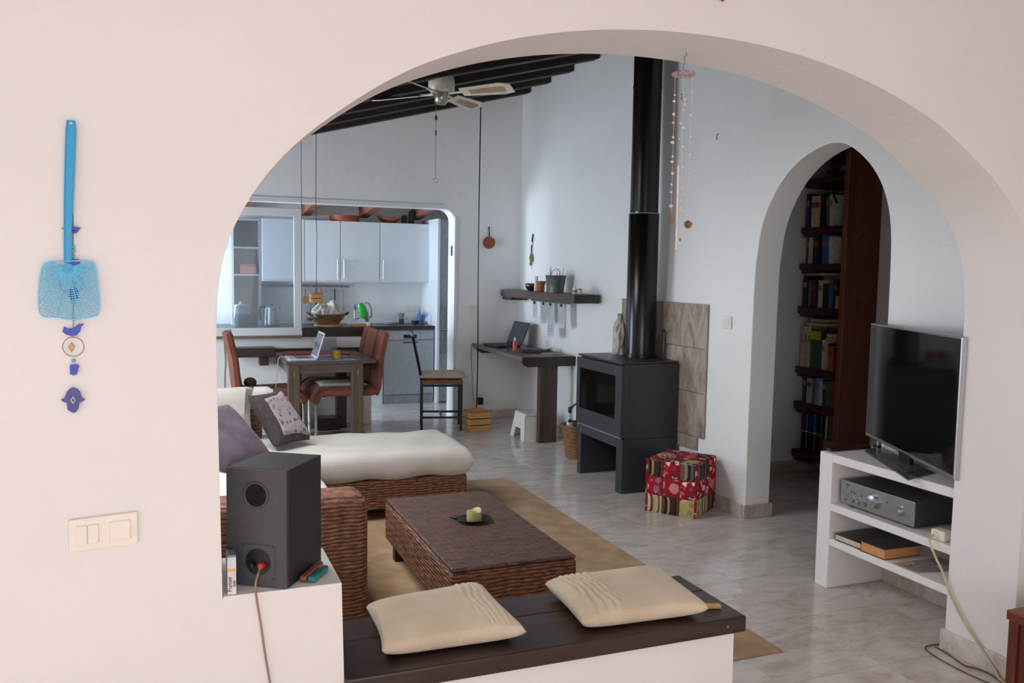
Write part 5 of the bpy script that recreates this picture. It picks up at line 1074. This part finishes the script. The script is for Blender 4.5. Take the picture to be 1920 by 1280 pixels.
# on the bar
zb = .9755
q = Vector((1.46, 8.58, zb)); t = thing('round_board', 'round wooden board under the bread basket on the bar', 'board', q); G().cyl(q, q+up*.02, .135, n=32).obj('disc', PINE, t, .003, True)
q = q+up*.0205; t = thing('bread_basket', 'straw basket with cloth on the hatch bar', 'basket', q)
G().lathe([(0, .0), (.105, 0), (.175, .098), (.182, .10), (.172, .102), (.10, .01), (0, .008)], q, 36, 1.0, .72).obj('body', BASKET2, t, 0, True)
for s_ in (-1, 1): G().tube(curve3([q+Vector((.165*s_, -.04, .09)), q+Vector((.2*s_, -.03, .115)), q+Vector((.2*s_, .03, .115)), q+Vector((.165*s_, .04, .09))], 4), .007, 6).obj('handle', plain('dark_straw', (84, 60, 40), .7), t, 0, True)
g = G(); g.ball(q+Vector((-.01, 0, .09)), .145, .10, .085, 30)
for v in g.bm.verts:
    d_ = v.co-q; a_ = math.atan2(d_.y, d_.x+.01)
    k_ = .030*abs(math.sin(3.5*a_+18*d_.z))+.022*abs(math.sin(5*a_-24*d_.z+1))-.02
    pk = .055*math.exp(-((d_.x-.03)/.035)**2)+.03*math.exp(-((d_.x+.07)/.03)**2)
    if d_.z > .06: v.co.z += pk*min(1, (d_.z-.06)/.06)+k_*.6
    v.co.x += k_*math.cos(a_)*.8; v.co.y += k_*math.sin(a_)*.8; v.co.z = max(q.z+.075, v.co.z)
tag(g.obj('white_cloth', SOFAW, None), 'crumpled white cloth heaped in the straw basket', 'cloth')
tag(B(1.68, 1.93-.04, 8.50, 8.66, zb, zb+.03).obj('chopping_board', PINE, None, .004), 'pale chopping board near the end of the hatch bar', 'board')
tag(B(1.69, 1.86, 8.52, 8.65, zb+.0305, zb+.037).obj('white_sheet', PAPER, None), 'white sheet lying on the chopping board', 'sheet')
q = Vector((1.845, 8.49, zb)); t = thing('salt_shaker', 'little white shaker at the end of the bar', 'shaker', q); G().lathe([(0, 0), (.018, 0), (.02, .03), (.014, .045), (0, .05)], q, 14).obj('body', WPLAS, t, 0, True)
q = Vector((.93, 8.64, zb)); t = thing('electric_kettle', 'steel electric kettle with dark handle behind the window sash', 'kettle', q)
G().lathe([(0, 0), (.075, 0), (.076, .018)], q, 28).obj('base', BLACKP, t, 0, True); G().lathe([(.07, .018), (.07, .05), (.064, .185), (.05, .195), (0, .198)], q, 32).obj('body', STEEL, t, 0, True); G().cyl(q+up*.197, q+up*.212, .012, n=12).obj('lid_knob', BLACKP, t)
G().tube(curve3([q+Vector((-.06, 0, .185)), q+Vector((-.105, 0, .19)), q+Vector((-.115, 0, .15)), q+Vector((-.108, 0, .06))], 5), .012, 8).obj('handle', plain('dark_grey_handle', (70, 72, 78), .4), t, 0, True); G().poly([q+Vector((.055, -.015, .16)), q+Vector((.055, .015, .16)), q+Vector((.085, 0, .185))], (0, 0, .012)).obj('spout', STEEL, t)
q = Vector((.645, 8.64, zb)); t = thing('glass_jar', 'large clear glass jar with lid behind the window sash', 'jar', q); G().lathe([(0, .004), (.075, .004), (.082, .09), (.07, .19), (.073, .19), (.086, .09), (.079, 0), (0, 0)], q, 28).obj('body', glass('grey_glass', (190, 200, 206), .55), t, 0, True); G().lathe([(.06, .192), (.07, .194), (.07, .21), (.02, .222), (.015, .24), (0, .242)], q, 24).obj('lid', plain('glass_lid', (170, 176, 180), .2), t, 0, True)
# on the worktop
zw = .9005
t = thing('kitchen_tap', 'chrome gooseneck tap on the kitchen worktop', 'tap', (2.05, 10.12, zw)); q = Vector((2.03, 10.10, zw)); G().cyl(q, q+up*.03, .022, n=16).obj('base', CHROME, t); G().tube(curve3([q+up*.03, q+up*.17, q+Vector((-.005, -.03, .215)), q+Vector((-.008, -.075, .22)), q+Vector((-.01, -.11, .18))], 5), .009, 8).obj('spout', CHROME, t, 0, True); G().tube([q+up*.05, q+Vector((.06, 0, .07))], .006, 6).obj('lever', CHROME, t)
t = thing('green_jug', 'bright green jug with grey handle on the kitchen worktop', 'jug', (2.14, 10.0, zw)); q = Vector((2.15, 10.0, zw))
G().lathe([(0, 0), (.028, 0), (.028, .06), (.02, .07)], q, 16).obj('foot', plain('dark_green_grey', (62, 84, 78), .4), t, 0, True)
g = G().lathe([(.02, .07), (.052, .085), (.058, .14), (.045, .22), (.028, .25), (0, .25)], q, 22, 1.05, .7)
for v in g.bm.verts: v.co.x -= (v.co.z-q.z)*.28
g.obj('body', plain('bright_green', (46, 160, 60), .3), t, 0, True)
G().tube(curve3([q+Vector((-.02, 0, .245)), q+Vector((.02, 0, .25)), q+Vector((.055, 0, .19)), q+Vector((.06, 0, .10)), q+Vector((.03, 0, .075))], 4), .008, 8).obj('handle', plain('grey_handle', (130, 140, 144), .4), t, 0, True)
q = Vector((2.44, 10.0, zw)); t = thing('plate_stack', 'small pile of white crockery on the worktop', 'plates', q)
for k in range(3): G().lathe([(0, 0), (.05, 0), (.085, .009), (.087, .011), (.05, .005), (0, .004)], q+up*.011*k, 24).obj('plate', PAPER, t, 0, True)
q = Vector((2.60, 10.12, zw)); t = thing('metal_cup', 'small grey metal cup on a block on the worktop', 'cup', q); G().cyl(q, q+up*.055, .03, n=16).obj('stand', glass('glass_block', (200, 214, 226), .5), t); G().lathe([(0, .056), (.028, .056), (.04, .125), (.037, .125), (.026, .06), (0, .06)], q, 20).obj('body', STEEL, t, 0, True)
q = Vector((2.74, 9.98, zw)); t = thing('dark_bowl', 'small dark bowl on the worktop under the socket', 'bowl', q); G().lathe([(0, 0), (.028, 0), (.058, .035), (.06, .04), (.052, .036), (0, .012)], q, 22).obj('body', plain('dark_brown_glaze', (74, 58, 56), .3), t, 0, True)
for x, y, mt, lab, h_ in ((2.66, 10.12, plain('clear_stack', (206, 218, 230), .15), 'pale glass jar beside the small dark bowl', .07), (2.835, 10.15, plain('blue_glass', (90, 150, 214), .15), 'blue bottle at the right end of the worktop', .15)):
    q = Vector((x, y, zw)); t = thing('glass_vessel', lab, 'jar', q); G().lathe([(0, 0), (.034, 0), (.036, h_*.6), (.014, h_*.8), (.014, h_), (0, h_)], q, 18).obj('body', mt, t, 0, True)
for x, y, lab in ((2.78, 9.80, 'clear tumbler at the worktop edge'), (2.845, 9.95, 'stemmed wine glass at the end of the worktop')):
    q = Vector((x, y, zw)); t = thing('drinking_glass', lab, 'glass', q)
    if 'wine' in lab: G().lathe([(0, 0), (.03, 0), (.03, .003), (.005, .006), (.004, .06), (.03, .085), (.034, .12), (.03, .14), (.028, .14), (.031, .12), (0, .07)], q, 22).obj('body', TUMBLER, t, 0, True)
    else: G().lathe([(0, .004), (.026, .004), (.03, .12), (.032, .12), (.028, 0), (0, 0)], q, 22).obj('body', TUMBLER, t, 0, True)
# ------------------------------------------------------------------ bookcase in the hall
XB0, XB1, YN, YFr = 4.555, 4.884, 4.93, 5.405
bc_ = thing('bookcase', 'red-brown wooden bookcase with thick side panel in the hall', 'bookcase', (4.72, 5.17, 0))
pn = B(XB0+.015, XB1, YN, YN+.04, 0, 2.615).obj('side_panel', REDW, bc_, .005)
B(XB0+.006, XB0+.0148, YN-.001, YN+.041, 0, 2.615).obj('panel_edge', wood('lit_edge_wood', (120, 66, 42), (160, 98, 66), 2, .4), bc_, .002)  # lit highlight of the front edge, put into a lighter wood colour
for (x, z) in ((4.72, 1.86), (4.70, 1.36)): G().ball((x, YN, z), .012, .002, .022).obj('wood_knot', BLACKP, pn, 0, True)
SH = [(2.25, 2.285), (1.878, 1.922), (1.598, 1.645), (1.262, 1.315), (.797, .848), (.515, .573), (.135, .192)]
for z0, z1 in SH:
    B(XB0, XB1, YN+.042, YFr, z0, z1).obj('shelf', REDWY, bc_, .004); B(XB0+.012, XB1, 5.22, YFr-.012, z0-.028, z0-.001).obj('shelf_bracket', REDWY, bc_, .003)
def books(z, items, shelfname, ztop):
    y = YFr-.03
    for k, (th, h_, dep, rgb, desc, lean) in enumerate(items):
        x0 = XB0+.02+dep; y1_ = y; y0_ = y-th; y = y0_-.0012
        t = thing('book', '%s, number %d from the left on the %s' % (desc, k+1, shelfname), 'book', (x0+.08, (y0_+y1_)/2, z), 'books in the hall bookcase')
        cov = plain('cover_%02x%02x%02x' % rgb, rgb, .45, 0, .12, 30, .03); g = G(); sh = lean
        def hx(xa, xb, ya, yb2, za, zb2, nm, mt):
            g = G(); g.hexa([(xa, ya+sh*za, z+za), (xb, ya+sh*za, z+za), (xb, yb2+sh*za, z+za), (xa, yb2+sh*za, z+za)], [(xa, ya+sh*zb2, z+zb2), (xb, ya+sh*zb2, z+zb2), (xb, yb2+sh*zb2, z+zb2), (xa, yb2+sh*zb2, z+zb2)]); return g.obj(nm, mt, t)
        hx(x0, x0+.15, y0_, y1_, .0005, h_, 'cover', cov); hx(x0+.004, x0+.146, y0_+.003, y1_-.003, h_, h_+.001, 'pages', plain('cream_pages', (206, 192, 164), .8))
        if th > .016 and k % 2 == 0: hx(x0-.0008, x0, y0_+.003, y1_-.003, h_*.62, h_*.8, 'spine_label', plain('spine_%d' % (k % 3), ((150, 140, 110), (120, 120, 130), (160, 60, 50))[k % 3], .5))
NV, BK, CR_, DG, WH, BL, BR_, GY, OR_, GR, RD, LB = (36, 40, 66), (22, 22, 24), (206, 194, 168), (40, 52, 46), (214, 212, 206), (52, 104, 172), (74, 44, 38), (116, 116, 120), (190, 90, 52), (74, 112, 62), (140, 44, 48), (132, 168, 196)
books(SH[1][1], [(.03, .255, 0, NV, 'tall navy book', 0), (.022, .24, .01, DG, 'dark green book', 0), (.085, .235, .0, CR_, 'thick cream book', 0), (.04, .25, .01, BK, 'black book', 0), (.045, .25, .02, (30, 30, 36), 'wide charcoal book', 0), (.03, .215, .0, GY, 'grey book', .06), (.028, .235, .0, WH, 'white slim leaning book', .07)], 'topmost book shelf', 0)
books(SH[2][1], [(.04, .215, .02, BR_, 'dark brown book', 0), (.035, .20, .0, CR_, 'cream book', 0), (.055, .215, .01, NV, 'dark navy book', 0), (.06, .22, .02, BK, 'black book', 0), (.07, .215, .0, BL, 'broad blue book', .05), (.035, .2, .0, WH, 'white book', .05)], 'second book shelf', 0)
books(SH[3][1], [(.045, .235, .0, BK, 'black book', 0), (.018, .2, .01, GY, 'thin grey book', 0), (.05, .205, .02, (84, 46, 44), 'maroon book', 0), (.05, .2, .03, (42, 36, 34), 'brown-black book', 0), (.038, .205, .0, CR_, 'cream book', 0), (.05, .18, .01, (38, 38, 46), 'charcoal book', 0), (.022, .19, .02, GY, 'grey slim book', 0), (.03, .185, .0, BL, 'slim blue book', .04), (.05, .215, .01, NV, 'navy book', 0), (.03, .09, -.01, (200, 140, 110), 'small pale orange book', 0)], 'third book shelf', 0)
books(SH[4][1], [(.019, .315, .0, CR_, 'tall cream volume', 0), (.019, .312, .002, (196, 184, 150), 'tall straw volume', 0), (.019, .316, .0, (200, 190, 158), 'tall ivory volume', 0), (.02, .313, .001, (190, 178, 146), 'tall beige volume', 0), (.024, .318, .0, (210, 204, 180), 'tall pale volume', 0), (.13, .30, .0, (56, 92, 52), 'big green book facing out', 0), (.03, .225, .0, WH, 'white book', 0), (.03, .2, .03, BK, 'black book', 0), (.05, .18, .0, OR_, 'orange book', 0), (.045, .18, .01, BR_, 'brown book', 0)], 'fourth book shelf', 0)
books(SH[5][1], [(.04, .205, .04, (70, 72, 80), 'dark grey book', 0), (.045, .205, .03, BK, 'black book', 0), (.05, .205, .0, (190, 190, 190), 'black and white book', 0), (.045, .195, .01, (90, 116, 140), 'blue-grey book', 0), (.04, .205, .0, LB, 'light blue book', 0), (.025, .19, .0, WH, 'white book', 0), (.045, .205, .01, (44, 60, 104), 'dark blue book', 0), (.045, .19, .0, GR, 'green book', 0), (.04, .19, .0, RD, 'red book', 0)], 'fifth book shelf', 0)
# yellow band on the big green book (plain)
B(XB0+.017, XB0+.0195, 5.158, 5.275, SH[4][1]+.22, SH[4][1]+.285).obj('cover_band', plain('yellow_band', (196, 184, 60), .5), None)
bnd = bpy.data.objects['cover_band']; gb = [o for o in bpy.data.objects if o.get('label', '').startswith('big green')][0]; mw = Vector(bnd.location); bnd.parent = gb; bnd.location = mw-Vector(gb.location)
def lying(x0, y0, y1, z0, th, rgb, lab):
    t = thing('book', lab, 'book', (x0+.08, (y0+y1)/2, z0), 'books lying flat in the bookcase'); c = plain('cover_%02x%02x%02x' % rgb, rgb, .45, 0, .12, 30, .03)
    B(x0, x0+.16, y0, y1, z0+.0005, z0+.0035).obj('cover', c, t); B(x0+.004, x0+.156, y0+.004, y1-.004, z0+.0036, z0+th-.0035).obj('pages', plain('cream_pages', (206, 192, 164), .8), t); B(x0, x0+.16, y0, y1, z0+th-.0034, z0+th).obj('cover', c, t)
lying(XB0+.03, 5.17, 5.365, SH[3][1]+.2375, .026, BK, 'black book lying on top of the third shelf row')
lying(XB0+.02, 5.14, 5.33, SH[4][1]+.3205, .03, (96, 100, 60), 'olive book lying on top of the fourth shelf row'); lying(XB0+.03, 5.16, 5.30, SH[4][1]+.351, .03, (44, 58, 48), 'dark green book on the olive one in fourth shelf row')
lying(XB0+.01, 4.99, 5.10, SH[4][1]+.2265, .02, BR_, 'brown book lying over the orange books'); lying(XB0+.01, 4.985, 5.09, SH[4][1]+.247, .03, (170, 150, 130), 'beige book lying over the brown one')
# tins and books on the lowest shelf
zl = SH[6][1]
for k, (y, r_, h_, rgb, lab) in enumerate(((5.335, .042, .30, (36, 62, 120), 'dark blue tall tin at the far end of lowest shelf'), (5.245, .042, .30, (34, 56, 110), 'dark blue tall tin second on the lowest shelf'), (5.17, .028, .29, (30, 30, 36), 'slim black tin on the lowest shelf'))):
    q = Vector((XB0+.08, y, zl+.0005)); t = thing('tall_tin', lab, 'tin', q, 'tall tins'); G().cyl(q, q+up*h_*.5, r_, n=20).obj('lower_body', plain('black_gloss', (20, 22, 28), .2), t, 0, True); G().cyl(q+up*h_*.5, q+up*h_, r_, n=20).obj('upper_body', plain('tin_%d' % k, rgb, .2, .4), t, 0, True); G().cyl(q+up*h_*.49, q+up*h_*.51, r_+.001, n=20).obj('ring', SILVER, t)
q = Vector((XB0+.07, 5.115, zl+.0005)); t = thing('metal_tube', 'shiny silver tube leaning on the lowest shelf', 'tube', q); G().cyl(q, q+Vector((0, -.01, .30)), .013, n=14).obj('body', SILVER, t, 0, True)
lying(XB0-.0, 5.10-.03+.05, 5.29, zl, .03, (200, 196, 184), 'white book lying on the lowest shelf') if False else None
lying(XB0+.17, 5.12, 5.30, zl, .045, (150, 110, 80), 'tan book lying behind the tins on the lowest shelf'); lying(XB0+.17, 5.12, 5.28, zl+.0455, .04, (196, 190, 176), 'white book on the tan one on the lowest shelf')
tag(B(XB0+.02, XB0+.2, 4.975, 5.085, zl+.0005, zl+.13).obj('card_box', plain('tan_cardboard', (150, 112, 84), .7), None, .002), 'tan cardboard box at the near end of the lowest shelf', 'box')
# dark round thing on the top shelf
q = Vector((XB0+.12, 5.10, SH[0][1])); t = thing('round_helmet', 'dark round helmet on the top of the bookcase', 'helmet', q)
G().lathe([(.07, .0), (.105, .03), (.115, .09), (.10, .15), (.06, .19), (0, .20)], q, 28).obj('shell', plain('dark_helmet', (36, 30, 30), .35), t, 0, True); B(q.x-.119, q.x-.07, q.y-.05, q.y+.05, q.z+.02, q.z+.05).obj('visor', BLACKP, t, .004)
G().tube(curve3([q+Vector((-.10, -.02, .03)), q+Vector((-.12, -.01, -.05)), q+Vector((-.125, -.03, -.12)), q+Vector((-.12, -.07, -.2))], 4), .007, 6).obj('strap', BLACKP, t, 0, True)
for o in bpy.data.objects:
    if '_local' in o: del o['_local']
